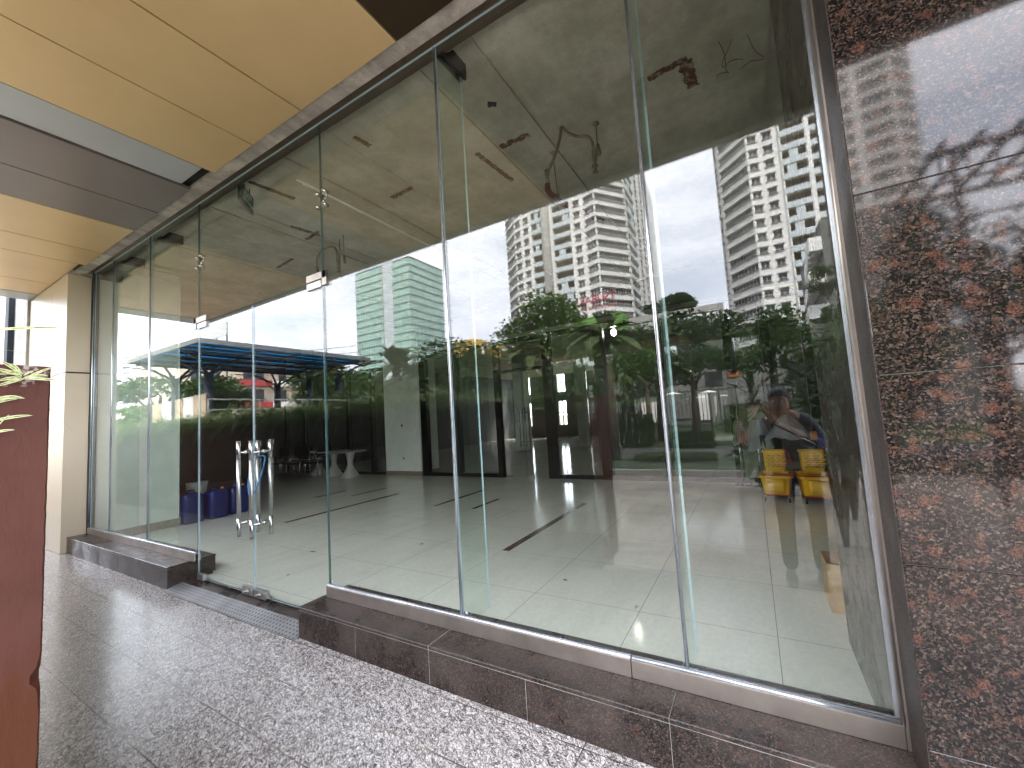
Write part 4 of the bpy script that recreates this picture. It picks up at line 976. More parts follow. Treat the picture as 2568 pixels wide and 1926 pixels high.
tree(5.6, 10.5, 3.7, 1.9, 2.2, 'taller dark tree mirrored at the right edge of the column', 'leaf_dark', 3800, .18, 111)
tree(2.0, 11.5, 1.6, 1.2, 1.5, 'low dark bush behind the broad leaved shrubs', 'leaf_dark', 3000, .16, 112, name='shrub')
tree(8.5, 11.5, 3.4, 2.2, 2.4, 'big dark tree beyond the right edge of the column', 'leaf_dark', 3600, .22, 113)
for k_, (x_, D_, zc_, r2, z2) in enumerate(((-27, 29, 3.6, 3.4, 3.0), (-21.5, 28, 3.4, 3.2, 2.8), (-16.5, 29, 4.2, 3.0, 3.0), (-11.5, 28, 3.8, 3.0, 3.0), (-7.2, 29, 4.6, 2.8, 2.6), (-3.2, 30, 5.2, 2.8, 2.2), (1.2, 30, 4.9, 2.8, 2.4), (5.2, 26, 3.6, 2.8, 2.8))):
    tree(x_, D_, zc_, r2, z2, ('leftmost', 'second', 'third', 'fourth', 'fifth', 'sixth', 'seventh', 'rightmost')[k_]+' tree from the left in the dense tree belt behind the railings', 'leaf_dark' if k_ % 3 else 'leaf_mid', 3800, .34, 130+k_, k=18)
t_ = thing('timber_pergola', (4, 1.964-9, G), 'dark slatted pergola mirrored in the granite column', 'pergola')
b = MB()
for x in (2.75, 4.6, 6.6):
    for D in (8.4, 10.2): b.box(x-.03, x+.03, 1.964-D-.03, 1.964-D+.03, G-.15, 4.7)
b.build('post', 'dark_steel', t_); b = MB()
for D in (8.4, 10.2): b.box(2.5, 7.0, 1.964-D-.05, 1.964-D+.05, 4.7, 4.78); b.box(2.5, 7.0, 1.964-D-.03, 1.964-D+.03, 4.28, 4.32)
for k in range(12): b.box(2.6+.38*k, 2.66+.38*k, 1.964-10.4, 1.964-8.2, 4.78, 4.84)
for k in range(16): b.box(2.6+.28*k, 2.63+.28*k, 1.964-8.42, 1.964-8.38, 4.32, 4.7)
b.build('beam', 'dark_steel', t_)
tree(-41, 14, 4.5, 6.0, 2.2, 'broad tree left behind the open pavilion', 'leaf_mid', 5000, .42, 27, z0=1.38, tr=.2)
tree(-29.8, 13.0, 3.9, 2.3, 1.7, 'dark tree seen under the pavilion roof', 'leaf_dark', 4000, .26, 28, z0=1.38)
tree(-27.0, 19.5, 4.2, 3.4, 2.1, 'light green tree right of the pavilion posts', 'leaf_mid', 5000, .30, 29, z0=1.38)
tree(-33.0, 24, 5.4, 4.0, 2.2, 'light green tree behind the right end of the pavilion', 'leaf_bright', 4000, .34, 30, z0=1.38)
tree(-22.5, 24, 3.6, 3.4, 1.8, 'leafy tree behind the left palm', 'leaf_mid', 3600, .32, 34)
tree(-5.9, 42, 11.4, 2.7, 1.1, 'flat topped umbrella tree above the white beam', 'leaf_dark', 3600, .42, 31, z0=8.0, k=12, tr=.14)
tree(-33, 10.5, 2.6, 4.5, 1.0, 'low pale green shrubs at the left end of the terrace', 'leaf_bright', 3600, .30, 33, z0=1.38, name='shrub')
def palm(x, D, zc, R_, label, seed, n=26, z0=G):
    px_, py_, _ = P3(x, D); t = thing('palm_tree', (px_, py_, z0), label, 'palm'); rn = random.Random(seed)
    b = MB(); b.tube([(px_, py_, z0), (px_+.05, py_, (z0+zc)/2), (px_, py_, zc)], [.20, .15, .13], 10); b.build('trunk', 'bark', t)
    b = MB()
    for i in range(n):
        a = 6.2832*i/n+rn.uniform(-.15, .15); el_ = rn.uniform(.15, 1.45); L_ = R_*rn.uniform(.8, 1.1); d = Vector((math.cos(a), math.sin(a), 0)); sd_ = Vector((-d.y, d.x, 0))
        pts = []
        for j in range(13):
            s = j/12; pts.append(Vector((px_, py_, zc))+d*L_*math.cos(el_)*s*(1.0)+Vector((0, 0, L_*(math.sin(el_)*s-.62*s*s))))
        b.tube(pts, [.03*(1-.6*j/12) for j in range(13)], 4)
        for j in range(1, 48):
            s = j/48; q = s*12; k = int(q); p = pts[k].lerp(pts[min(k+1, 12)], q-k); tg = (pts[min(k+1, 12)]-pts[k]).normalized()
            ll = R_*.20*math.sin(math.pi*min(1, s*.85+.12))
            for sg in (-1, 1):
                dd = (sd_*sg*.8+tg*.75+Vector((0, 0, .12))).normalized(); tip = p+dd*ll+Vector((0, 0, -.12*ll)); w_ = tg*.04
                b.face([p-w_, p+w_, tip])
    b.build('fronds', 'leaf_palm', t); return t
palm(-10.6, 10.2, 3.25, 1.9, 'date palm in front of the green glass tower', 5)
palm(-9.0, 9.4, 2.6, 1.6, 'lower palm beside the date palm', 6)
palm(-3.7, 12.2, 3.6, 1.9, 'date palm in front of the green cube building', 7, 30)
palm(-6.6, 12.8, 3.5, 1.6, 'palm below the feathery tree', 8)
# broad leaved shrubs near the right
def broad(x, D, z0, h, r, label, seed, n=260, size=.17, mt='leaf_bright'):
    px_, py_, _ = P3(x, D); t = thing('broadleaf_shrub', (px_, py_, z0), label, 'shrub'); rn = random.Random(seed)
    b = MB()
    for i in range(7):
        a = 6.28*i/7; b.tube([(px_, py_, z0), (px_+.3*r*math.cos(a), py_+.3*r*math.sin(a), z0+h*.5), (px_+.8*r*math.cos(a), py_+.8*r*math.sin(a), z0+h*.92)], [.025, .018, .009], 6)
    b.build('stem', 'bark', t); b = MB()
    for _ in range(n):
        a = rn.uniform(0, 6.28); q = r*rn.random()**.5; z = z0+h*(.3+.7*rn.random()); p = Vector((px_+q*math.cos(a), py_+q*math.sin(a), z))
        d = Vector((math.cos(a+rn.uniform(-1, 1)), math.sin(a+rn.uniform(-1, 1)), rn.uniform(-.4, .6))).normalized(); s_ = Vector((-d.y, d.x, rn.uniform(-.3, .3))).normalized(); L_ = size*rn.uniform(.7, 1.3)
        P_ = [p, p+d*L_*.3+s_*L_*.2, p+d*L_*.65+s_*L_*.19, p+d*L_, p+d*L_*.65-s_*L_*.19, p+d*L_*.3-s_*L_*.2]
        b.face(P_)
    b.build('leaves', mt, t); return t
broad(.72, 5.6, G-.15, 2.25, .42, 'tall broad leaved shrub nearest the granite column', 41, 420, .16, 'leaf_mid')
broad(1.0, 6.8, G-.15, 2.6, .5, 'taller broad leaved shrub behind the nearest one', 42, 420, .16, 'leaf_mid')
broad(.02, 8.6, G-.15, 1.28, .40, 'low shrub with long yellow green leaves', 43, 190, .26, 'leaf_bright')
broad(.35, 7.4, G-.15, .95, .35, 'small shrub at the plaza edge', 44, 160, .20, 'leaf_bright')
def hedge(x0, x1, D0, D1, z1, label, seed, mt='leaf_dark', n=2600, size=.09):
    p0, p1 = P3(x0, D0), P3(x1, D1); rn = random.Random(seed)
    t = thing('clipped_hedge', ((x0+x1)/2, (p0[1]+p1[1])/2, G), label, 'hedge'); b = MB()
    ya, yb = sorted((p0[1], p1[1])); b.box(x0+.06, x1-.06, ya+.06, yb-.06, G, z1-.06); b.build('hedge_core', 'leaf_dark', t)
    b = MB(); leaves(b, [((x0+x1)/2, (ya+yb)/2, (G+z1)/2, (x1-x0)/2, (yb-ya)/2, (z1-G)/2)], 10, size, seed)
    for _ in range(n):
        fc = rn.random(); x = rn.uniform(x0, x1); y = rn.uniform(ya, yb); z = rn.uniform(G, z1)
        if fc < .35: z = z1
        elif fc < .75: y = yb
        elif fc < .88: x = x1
        else: x = x0
        p = Vector((x, y, z))+Vector((rn.gauss(0, .03), rn.gauss(0, .03), rn.gauss(0, .03))); a = Vector((rn.gauss(0, 1), rn.gauss(0, 1), rn.gauss(0, 1))).normalized()*size*.6; c = a.orthogonal().normalized()*size*.32
        b.face([p-a, p+c, p+a, p-c])
    b.build('leaves', mt, t)
hedge(-5.4, -3.5, 15.9, 17.2, 1.12, 'tall rounded dark hedge right of the brown wall end', 61)
hedge(-12.5, -5.6, 19.5, 20.6, 1.5, 'long dark hedge behind the brown wall', 62, n=4200, size=.13)
hedge(-2.7, -1.3, 15.5, 16.8, .40, 'low grassy green hedge beyond the road', 63, 'leaf_mid')
hedge(-2.9, -1.0, 11.6, 12.4, .10, 'low strip of yellow green ground cover along the kerb', 64, 'leaf_bright', 1800)
hedge(-1.2, .9, 22, 23, 1.3, 'dark hedge in front of the railings', 65)
# pink blossoms over the planter
t_ = thing('flowering_shrub', (-4.2, -3.3, 1.3), 'shrub with small pink blossoms behind the planter wall', 'shrub')
b = MB(); leaves(b, [(-2.35, -3.2, 1.75, .30, .35, .42), (-3.2, -3.5, 1.8, .45, .4, .42), (-5.0, -3.4, 1.6, .5, .3, .3), (-6.6, -3.5, 1.6, .8, .3, .3), (-9.5, -3.5, 1.5, 1.2, .3, .25)], 2600, .10, 71, .55); b.build('foliage', 'leaf_mid', t_)
b = MB(); leaves(b, [(-2.30, -3.1, 2.05, .25, .3, .14), (-3.2, -3.4, 2.12, .35, .3, .12), (-5.0, -3.4, 1.85, .5, .3, .12), (-6.6, -3.5, 1.86, .8, .3, .1), (-9.5, -3.5, 1.75, 1.2, .3, .1)], 130, .055, 72, .8); b.build('blossom', 'blossom', t_)
b = MB()
for x in (-2.35, -3.2, -5.0, -6.6, -9.5): b.tube([(x, -3.4, G), (x, -3.35, 1.5)], .03, 6)
b.build('stem', 'bark', t_)
# railing on the terrace and hoarding panels
t_ = thing('handrail', (-14.1, -6, 1.38), 'steel handrail along the edge of the raised terrace', 'railing')
b = MB()
for z in (2.50, 2.18, 1.85): b.tube([(-14.1, -4.0, z), (-14.1, -13, z)], .022, 8)
b.build('rail', 'brushed_steel', t_); b = MB()
for k in range(7): b.tube([(-14.1, -4.0-1.5*k, 1.38), (-14.1, -4.0-1.5*k, 2.5)], .02, 8)
b.build('railing_post', 'brushed_steel', t_)
t_ = thing('hoarding', (-25.8, 1.964-9.5, 1.38), 'patchwork hoarding of tan and white panels under the pavilion', 'hoarding')
for k in range(5):
    x0 = -28.9+1.25*k; x1 = x0+1.2; y = 1.964-9.5; b = MB(); b.box(x0, x1, y-.03, y, 1.38, 3.35+.03*k); b.build('hoarding_panel', 'hoarding_tan' if k % 2 == 0 else 'hoarding_white', t_)
# pavilion with blue roof lights
CX0, CX1, CD0, CD1, CZ = -27.6, -19.9, 8.05, 17.0, 5.5
t_ = thing('open_pavilion', ((CX0+CX1)/2, 1.964-12.5, 1.38), 'open steel pavilion with flat grey roof and blue roof lights', 'pavilion')
ya, yb = 1.964-CD1, 1.964-CD0
b = MB(); b.box(CX0, CX1, ya, yb, CZ-.02, CZ+.06)
for (a0, a1, c0_, c1_) in ((CX0-.05, CX1+.05, ya-.05, ya), (CX0-.05, CX1+.05, yb, yb+.05), (CX0-.05, CX0, ya, yb), (CX1, CX1+.05, ya, yb)): b.box(a0, a1, c0_, c1_, CZ-.16, CZ+.07)
# roof plates leave slots for the blue sheets
b = MB(); slots = [(-27.0+.9*k, -27.0+.9*k+(.20 if k % 3 else .34)) for k in range(8)]
xc = CX0
for s0, s1 in slots: b.box(xc, s0, ya, yb, CZ, CZ+.06); xc = s1
b.box(xc, CX1, ya, yb, CZ, CZ+.06)
b.build('roof_plate', 'dark_steel', t_)
b = MB()
for (a0, a1, c0_, c1_) in ((CX0-.05, CX1+.05, ya-.05, ya), (CX0-.05, CX1+.05, yb, yb+.05), (CX0-.05, CX0, ya, yb), (CX1, CX1+.05, ya, yb)): b.box(a0, a1, c0_, c1_, CZ-.12, CZ+.08)
b.build('fascia', 'roof_grey', t_)
for s0, s1 in slots:
    b = MB(); b.box(s0+.003, s1-.003, ya+.1, yb-.1, CZ+.01, CZ+.03); b.build('blue_roof_light', 'blue_sheet', t_)
b = MB()
for k in range(5): y = ya+.8+k*(yb-ya-1.6)/4; b.box(CX0+.1, CX1-.1, y-.03, y+.03, CZ-.20, CZ-.17)
for k in range(5): x = CX0+.8+k*1.55; b.box(x-.04, x+.04, ya+.1, yb-.1, CZ-.30, CZ-.20)
b.build('roof_truss', 'dark_steel', t_)
for (x, D) in ((-23.0, 9.75), (-26.2, 9.6), (-23.5, 15.4), (-26.6, 15.2), (-20.9, 15.6)):
    x_, y_, _ = P3(x, D); b = MB(); b.tube([(x_, y_, 1.38), (x_, y_, 4.55)], .19, 12)
    for a in range(4):
        an = math.pi/4+math.pi/2*a; b.tube([(x_, y_, 4.4), (x_+1.5*math.cos(an), y_+1.5*math.sin(an), CZ-.22)], .06, 6); b.tube([(x_, y_, 3.9), (x_+.9*math.cos(an), y_+.9*math.sin(an), CZ-.5)], .035, 6)
        b.tube([(x_+.9*math.cos(an), y_+.9*math.sin(an), CZ-.5), (x_+2.4*math.cos(an), y_+2.4*math.sin(an), CZ-.24)], .035, 6)
    b.build('column', 'dark_steel', t_)
# roof clutter: billboard and scaffold rail
t_ = thing('rooftop_sign', (-37, 1.964-16, 6), 'white rooftop board on stilts above the pavilion roof', 'sign')
b = MB(); x_, y_, _ = P3(-38.5, 16.0); b.box(x_, x_+3.6, y_-.08, y_, 9.25, 10.3); b.build('board', 'hoarding_white', t_)
b = MB()
for k in range(3): b.tube([(x_+.2+1.6*k, y_-.15, 1.38), (x_+.2+1.6*k, y_-.15, 10.3)], .06, 6)
b.build('frame', 'dark_steel', t_)
t_ = thing('scaffold_rail', (-20, 1.964-17, CZ), 'thin scaffold railing on the pavilion roof', 'railing')
b = MB()
for z in (CZ+.45, CZ+.85): b.tube([(-23.5, 1.964-15.5, z), (-20.2, 1.964-16.6, z)], .02, 6)
for k in range(4): b.tube([(-23.5+1.1*k, 1.964-15.5-.37*k, CZ), (-23.5+1.1*k, 1.964-15.5-.37*k, CZ+.9)], .02, 6)
b.build('rail', 'brushed_steel', t_)
# red and white apartment house
t_ = thing('apartment_house', (-64, -30, 1.38), 'cream apartment house with red and white balconies', 'building')
b = MB(); b.box(-72, -60, 1.964-45, 1.964-22, 1.3, 12.6); b.build('wall', 'beige_render', t_)
b = MB(); b.box(-72.1, -59.85, 1.964-45.1, 1.964-21.9, 12.6, 13.0); b.box(-72.1, -59.7, 1.964-45.1, 1.964-21.9, 7.9, 8.2); b.build('cornice', 'kerb_concrete', t_)
for kz, z in enumerate((5.2, 8.2, 11.0)):
    for ky, (D0, D1, mm) in enumerate(((28.8, 33.0, 'red_balcony'), (33.0, 37.5, 'off_white'), (40, 43.5, 'red_balcony'))):
        b = MB(); b.box(-60, -58.9, 1.964-D1, 1.964-D0, z-.15, z+.55); b.box(-58.98, -58.9, 1.964-D1, 1.964-D0, z+.55, z+.62); b.build('balcony', mm, t_)
    for D in (23.5, 25.6, 29.6, 31.2, 34.5, 38.4, 41.0):
        b = MB(); b.box(-60.02, -59.97, 1.964-D-1.15, 1.964-D, z+.2, z+2.3); o = b.build('window', 'window_dark', t_)
        b = MB(); b.box(-60.0, -59.94, 1.964-D-.62, 1.964-D-.56, z+.2, z+2.3); b.box(-60, -59.93, 1.964-D-1.2, 1.964-D+.05, z+2.3, z+2.38); b.build('window_frame', 'trousers', t_)
# far tower left
t_ = thing('distant_tower', (-302, 1.964-90, 0), 'distant white and grey apartment tower at the far left', 'building')
b = MB(); b.box(-318, -303, 1.964-104, 1.964-90, 0, 53.5); b.build('wall', 'off_white', t_)
b = MB(); b.box(-303, -294, 1.964-103, 1.964-91, 0, 52); b.build('grey_wing', 'parapet_blue', t_)
b = MB(); b.box(-294, -288, 1.964-100, 1.964-93, 0, 51); b.build('side_wing', 'off_white', t_)
for k in range(17):
    b = MB(); b.box(-317, -306, 1.964-90, 1.964-89.9, 1.5+3.0*k, 2.9+3.0*k); b.build('window', 'window_dark', t_)
    b = MB(); b.box(-300, -297.5, 1.964-91, 1.964-90.9, 1.2+3.0*k, 2.7+3.0*k); b.box(-292, -290, 1.964-93, 1.964-92.9, 1.2+3.0*k, 2.7+3.0*k); b.build('window', 'window_dark', t_)
# green glass office tower
D0 = 150
t_ = thing('office_tower', (-164, 1.964-160, 0), 'green glass office tower with a grey vertical stripe', 'building')
y1 = 1.964-D0; y0 = y1-25.8; H_ = 87.1
b = MB(); b.box(-184.6, -143.7, y0, y1, 0, H_); b.build('curtain_wall', 'curtain_glass', t_)
b = MB(); b.box(-162.6, -155.6, y1, y1+.5, 0, H_+1.5); b.build('grey_stripe', 'parapet_blue', t_)
b = MB(); b.box(-163.6, -162.6, y1, y1+.3, 0, H_); b.build('recess_strip', 'window_trim', t_)
for k in range(22):
    z = H_-.1-3.9*k
    b = MB(); b.box(-184.9, -163.6, y1, y1+.35, z-.28, z); b.box(-155.6, -143.4, y1, y1+.35, z-.28, z); b.box(-143.7, -143.35, y0, y1, z-.28, z); b.build('floor_band', 'window_trim', t_)
# yellow house, beams, grey podium
b = MB(); b.box(-28.5, -24.6, 1.964-42, 1.964-35, G, 10.0); tag(b.build('yellow_house', 'yellow_render'), 'bright yellow house behind the trees', 'building')
t_ = thing('roof_pergola', (-21, 1.964-36, 8), 'white rooftop pergola beams beside the yellow house', 'pergola')
b = MB(); b.box(-24.6, -14, 1.964-36.3, 1.964-36, 9.1, 9.5); b.box(-24.6, -14, 1.964-40.3, 1.964-40, 9.1, 9.5); b.build('beam', 'shaft_grey', t_)
b = MB()
for k in range(6): b.box(-24.3+1.8*k, -24.1+1.8*k, 1.964-40, 1.964-36.3, 9.15, 9.4)
b.box(-24.5, -24.2, 1.964-36.3, 1.964-36, G, 9.1); b.box(-14.3, -14, 1.964-36.3, 1.964-36, G, 9.1); b.build('rafter', 'off_white', t_)
b = MB(); b.box(-22, 9, 1.964-60, 1.964-44, G, 8.0); tag(b.build('grey_podium', 'facade_dim'), 'grey podium building behind the trees', 'building')
b = MB(); b.box(1.4, 9.5, 1.964-33, 1.964-27, G, 4.45); tag(b.build('grey_wall_building', 'facade_dim'), 'low dark grey building below the right tower', 'building')
t_ = thing('roof_beam', (-4.3, 1.964-40, 9), 'long pale concrete beam below the umbrella tree', 'beam')
b = MB(); b.box(-9.6, -1.35, 1.964-40.5, 1.964-40, 9.75, 10.35); b.build('beam', 'shaft_grey', t_)
b = MB()
for x in (-9.4, -1.8): b.box(x, x+.35, 1.964-40.4, 1.964-40.1, G, 9.75)
b.build('beam_post', 'shaft_grey', t_)
b = MB(); b.box(-7.6, -1.3, 1.964-47, 1.964-42.6, 8.0, 9.3); b.box(-3.5, -2.0, 1.964-47, 1.964-43.6, 9.3, 9.8); tag(b.build('roof_hut', 'facade_dim'), 'grey rooftop hut behind the pale beam', 'building')
# green cube with shop sign
t_ = thing('green_cube_building', (-11.5, 1.964-43, G), 'bright green cube shaped shop building with red sign on its roof', 'building')
ya, yb = 1.964-47.5, 1.964-40
b = MB(); b.box(-15.5, -10.25, ya, yb, 7.6, 11.2); b.build('wall', 'green_panel', t_); b = MB(); b.box(-15.4, -10.3, ya+.1, yb-.1, G, 7.6); b.build('lower_wall', 'facade_dim', t_)
b = MB(); b.box(-14.9, -11.1, yb, yb+.06, 8.3, 10.4); b.build('window', 'window_dark', t_)
b = MB(); b.box(-10.25, -10.18, yb-3.6, yb-3.1, 7.8, 11); b.build('panel_joint', 'window_trim', t_)
b = MB()
for k in range(5): b.tube([(-10.9-1.0*k, yb-.3, 11.2), (-10.9-1.0*k, yb-.3, 13.6)], .03, 6)
b.build('sign_frame', 'shaft_grey', t_)
def back_text(x, y, z, sx=1.0):        # reads the right way round for someone looking from the shop
    m_ = Matrix(((-sx, 0, 0), (0, 0, 1), (0, 1, 0))).to_4x4(); m_ = Matrix(((-1*sx, 0, 0, x), (0, 0, 1, y), (0, 1, 0, z), (0, 0, 0, 1))); return m_
text_mesh('sign_letters', 'TSUBAKI', 1.15, .05, 'sign_red', back_text(-10.75, yb-.25, 12.7, .95), t_)
text_mesh('sign_letters', 'International Ki', .62, .03, 'sign_red', back_text(-10.70, yb-.25, 12.0, .95), t_)
# shop strip with orange awning and bright panels low on the right
t_ = thing('shop_row', (-1, 1.964-38, G), 'row of shops with glass fronts and an orange sign behind the trees', 'building')
b = MB(); b.box(-9.5, 1.2, 1.964-42, 1.964-38, G, 6.2); b.build('wall', 'facade_dim', t_)
for k, (x0, x1, z0, z1, mm) in enumerate(((-3.2, -1.9, 3.0, 4.2, 'window_dark'), (-1.5, -.7, 3.6, 4.1, 'orange_awning'), (-8.5, -6.9, 2.6, 4.2, 'window_dark'), (-6.0, -4.6, .4, 2.2, 'facade_dim'), (-3.9, -3.0, .2, 2.4, 'off_white'), (-2.2, -1.2, .2, 2.4, 'facade_dim'), (-8.6, -7.2, .2, 2.0, 'off_white'))):
    b = MB(); b.box(x0, x1, 1.964-38, 1.964-37.9+.02*k, z0, z1); b.build('shop_panel', mm, t_)
t_ = thing('garden_fence', (-2, 1.964-26, G), 'dark vertical bar fence behind the hedges', 'fence')
b = MB()
for k in range(46): b.box(-8.0+.22*k, -7.96+.22*k, 1.964-26.02, 1.964-25.98, G, 2.3)
b.build('bars', 'dark_steel', t_); b = MB(); b.box(-8.1, 2.2, 1.964-26.04, 1.964-25.97, 2.25, 2.32); b.box(-8.1, 2.2, 1.964-26.04, 1.964-25.97, .2, .27); b.build('rail', 'dark_steel', t_)
for k, (x, D) in enumerate(((-3.4, 22.0), (-1.9, 23.5))):
    x_, y_, _ = P3(x, D); t = thing('garden_lamp', (x_, y_, G), ('left', 'right')[k]+' mushroom shaped garden lamp by the fence', 'lamp'); b = MB(); b.tube([(x_, y_, G), (x_, y_, 2.05)], .035, 8); b.build('post', 'dark_steel', t)
    b = MB(); b.lathe([(.03, .12), (.28, .05), (.42, 0), (.40, -.02), (.04, -.02)], (x_, y_, 2.05), 18); b.build('lamp_hood', 'off_white', t)

# ---- white apartment towers
def wtower(name_label, pts, n, h, z00, seed, back):
    """pts: list of (x, D, kind) ; kind describes the wall from this point to the next"""
    rn = random.Random(seed); cx_ = sum(p[0] for p in pts)/len(pts); Dm = sum(p[1] for p in pts)/len(pts)
    t = thing('apartment_tower', (cx_, 1.964-Dm, G), name_label, 'building')
    W = MB(); PB = MB(); IN = MB(); TR = MB()
    V = [Vector((p[0], 1.964-p[1], 0)) for p in pts]
    protos = {}; front = []; rest = MB()
    for i in range(len(V)-1):
        kind = pts[i][2]; a, c = V[i], V[i+1]; d = (c-a); Ls = d.length; d.normalize(); nrm = Vector((d.y, -d.x, 0))
        if nrm.y < 0 and abs(nrm.y) > .05: nrm = -nrm
        if abs(nrm.y) <= .05 and nrm.x < 0: nrm = -nrm
        def q(bb, s0, s1, z0, z1, o0, o1, m=0):
            P_ = [a+d*s0+nrm*o0, a+d*s1+nrm*o0, a+d*s1+nrm*o1, a+d*s0+nrm*o1]; bb.prism([(p.x, p.y) for p in P_], z0, z1, m)
        for fl in range(n):
            z = z00+fl*h
            if kind == 'blank': q(W, 0, Ls, z, z+h, -.3, 0)
            elif kind == 'shaft':
                if fl == 0:
                    m_ = (a+c)/2; bb = MB(); bb.lathe([(Ls*.5, 0), (Ls*.5, n*h+1)], (m_.x, m_.y, z00), 20); bb.build('round_shaft', 'shaft_grey', t)
            elif kind == 'balc':
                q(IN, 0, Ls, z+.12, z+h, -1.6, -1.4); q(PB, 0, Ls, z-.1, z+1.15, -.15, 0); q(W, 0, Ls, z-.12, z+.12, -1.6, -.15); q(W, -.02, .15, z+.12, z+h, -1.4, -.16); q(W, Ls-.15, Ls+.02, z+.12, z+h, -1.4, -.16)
                if rn.random() < .4: s = rn.uniform(.2, .6)*Ls; q(PB, s, s+.35*Ls, z+1.15, z+h-.3, -.14, -.08)
            elif kind in ('band', 'small'):
                s0, s1 = (.35, Ls-.35) if kind == 'band' else (Ls/2-.75, Ls/2+.75)
                if kind == 'band' and pts[i][3:] == ('j',): s1 = Ls
                za, zb_ = z+.95, z+2.35
                q(W, 0, Ls, z, za, -.3, 0); q(W, 0, Ls, zb_, z+h, -.3, 0); q(W, 0, s0, za, zb_, -.3, 0); q(W, s1, Ls, za, zb_, -.3, 0)
                q(TR, s0-.2, s1+.2, za-.16, za, 0, .22); q(TR, s0-.2, s1+.2, zb_, zb_+.14, 0, .30 if kind == 'small' else .22)
                key = i
                if key not in protos:
                    bb = MB(); ox = a+d*s0
                    def qq(u0, u1, zz0, zz1, o0, o1, m):
                        P_ = [a+d*u0+nrm*o0, a+d*u1+nrm*o0, a+d*u1+nrm*o1, a+d*u0+nrm*o1]; bb.prism([(p.x, p.y) for p in P_], zz0, zz1, m)
                    qq(s0, s1, za, zb_, -.25, -.2, 1); nb = max(2, int((s1-s0)/.85))
                    for k in range(nb+1): u = s0+(s1-s0)*k/nb; qq(max(s0, u-.035), min(s1, u+.035), za, zb_, -.2, -.10, 0)
                    qq(s0, s1, za, za+.07, -.2, -.10, 0); qq(s0, s1, za+.42, za+.48, -.2, -.11, 0); qq(s0, s1, zb_-.07, zb_, -.2, -.10, 0)
                    ob = bb.build('window', ('window_frame', 'window_dark'), t); ob['z0'] = z; protos[key] = ob; ob['_f'] = fl
                    ref = ob
                else:
                    if (9 <= fl <= 21):
                        ob = protos[key].copy(); COL.objects.link(ob); ob.parent = t; ob.location = (0, 0, (fl-protos[key]['_f'])*h)
                    else:
                        pm = protos[key].data; base = len(rest.v); dz = (fl-protos[key]['_f'])*h
                        rest.v += [(v_.co.x+cx_, v_.co.y+1.964-Dm, v_.co.z+G+dz) for v_ in pm.vertices]
                        for pl in pm.polygons: rest.f.append(tuple(base+k for k in pl.vertices)); rest.m.append(pl.material_index); rest.sm.append(False)
    Bk = [(V[0].x, V[0].y-.3), (V[-1].x, V[-1].y-.3), (V[-1].x-2, V[-1].y-back), (V[0].x+2, V[0].y-back)]
    ym = min(v_.y for v_ in V)
    W.prism([(V[0].x+.1, ym-1.7), (V[-1].x-.1, ym-1.7), (V[-1].x-2, ym-back), (V[0].x+2, ym-back)], G, z00+n*h)
    poly = [(v_.x, v_.y) for v_ in V]+[(V[-1].x-.1, ym-1.7), (V[0].x+.1, ym-1.7)]
    W.prism(poly, z00+n*h, z00+n*h+1.2); W.prism(poly, G, z00-.15)
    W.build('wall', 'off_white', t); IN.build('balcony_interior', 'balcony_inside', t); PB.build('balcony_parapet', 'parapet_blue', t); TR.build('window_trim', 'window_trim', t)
    o = rest.build('window', ('window_frame', 'window_dark'), t); o['kind'] = 'stuff'
    return t
wtower('left white apartment tower with round concrete shaft and angled bays', [(-60.6, 106, 'band'), (-55.0, 101.2, 'band'), (-52.4, 100.3, 'small'), (-49.0, 100.0, 'balc'), (-45.8, 100.0, 'shaft'), (-43.2, 100.0, 'blank'), (-42.5, 100, 'balc'), (-37.2, 100.0, 'small'), (-33.4, 100.2, 'band'), (-30.0, 99.0, 'band', 'j'), (-24.3, 107.0, 'blank'), (-24.1, 108.0, 'balc'), (-24.2, 118.5, 'small'), (-24.3, 126, 'small'), (-24.4, 133, 'blank'), (-24.4, 134, 'blank')], 27, 3.1, -.4, 81, 30)
wtower('right white apartment tower with stepped balconies and long window bands', [(-2.6, 112, 'small'), (-1.5, 104.6, 'band'), (4.1, 98.6, 'band'), (6.3, 99.2, 'small'), (9.6, 99.0, 'blank'), (9.9, 98.4, 'balc'), (14.3, 98.2, 'blank'), (15.0, 98.2, 'blank'), (15.1, 99.8, 'balc'), (19.5, 99.8, 'small'), (23, 99.8, 'band'), (28, 99.0, 'band'), (32.0, 103, 'blank'), (32.1, 104, 'blank')], 27, 3.06, .6, 82, 26)
# nearer block with zigzag balconies on the right
t_ = thing('balcony_block', (6.2, 1.964-46, G), 'nearer apartment block with zigzag white balconies at the right edge', 'building')
b = MB(); b.box(6.6, 12, 1.964-60, 1.964-44, G, 17); b.build('wall', 'facade_dim', t_)
for k in range(6):
    D = 44+2.0*k; 
    for j in range(4):
        b = MB(); z = 5.4+3.0*j; b.box(4.9+.15*k+.25*j, 6.6, 1.964-D-1.6, 1.964-D, z, z+.15); b.box(4.9+.15*k+.25*j, 5.0+.15*k+.25*j, 1.964-D-1.6, 1.964-D, z+.15, z+1.2); b.box(5.0+.15*k+.25*j, 6.6, 1.964-D-.1, 1.964-D, z+.15, z+1.2); b.build('balcony', 'off_white', t_)
tree(6.3, 42.5, 11.3, 1.3, 1.5, 'small tree growing from a balcony of the right block', 'leaf_mid', 1500, .22, 91, z0=9.6, k=7, tr=.05)
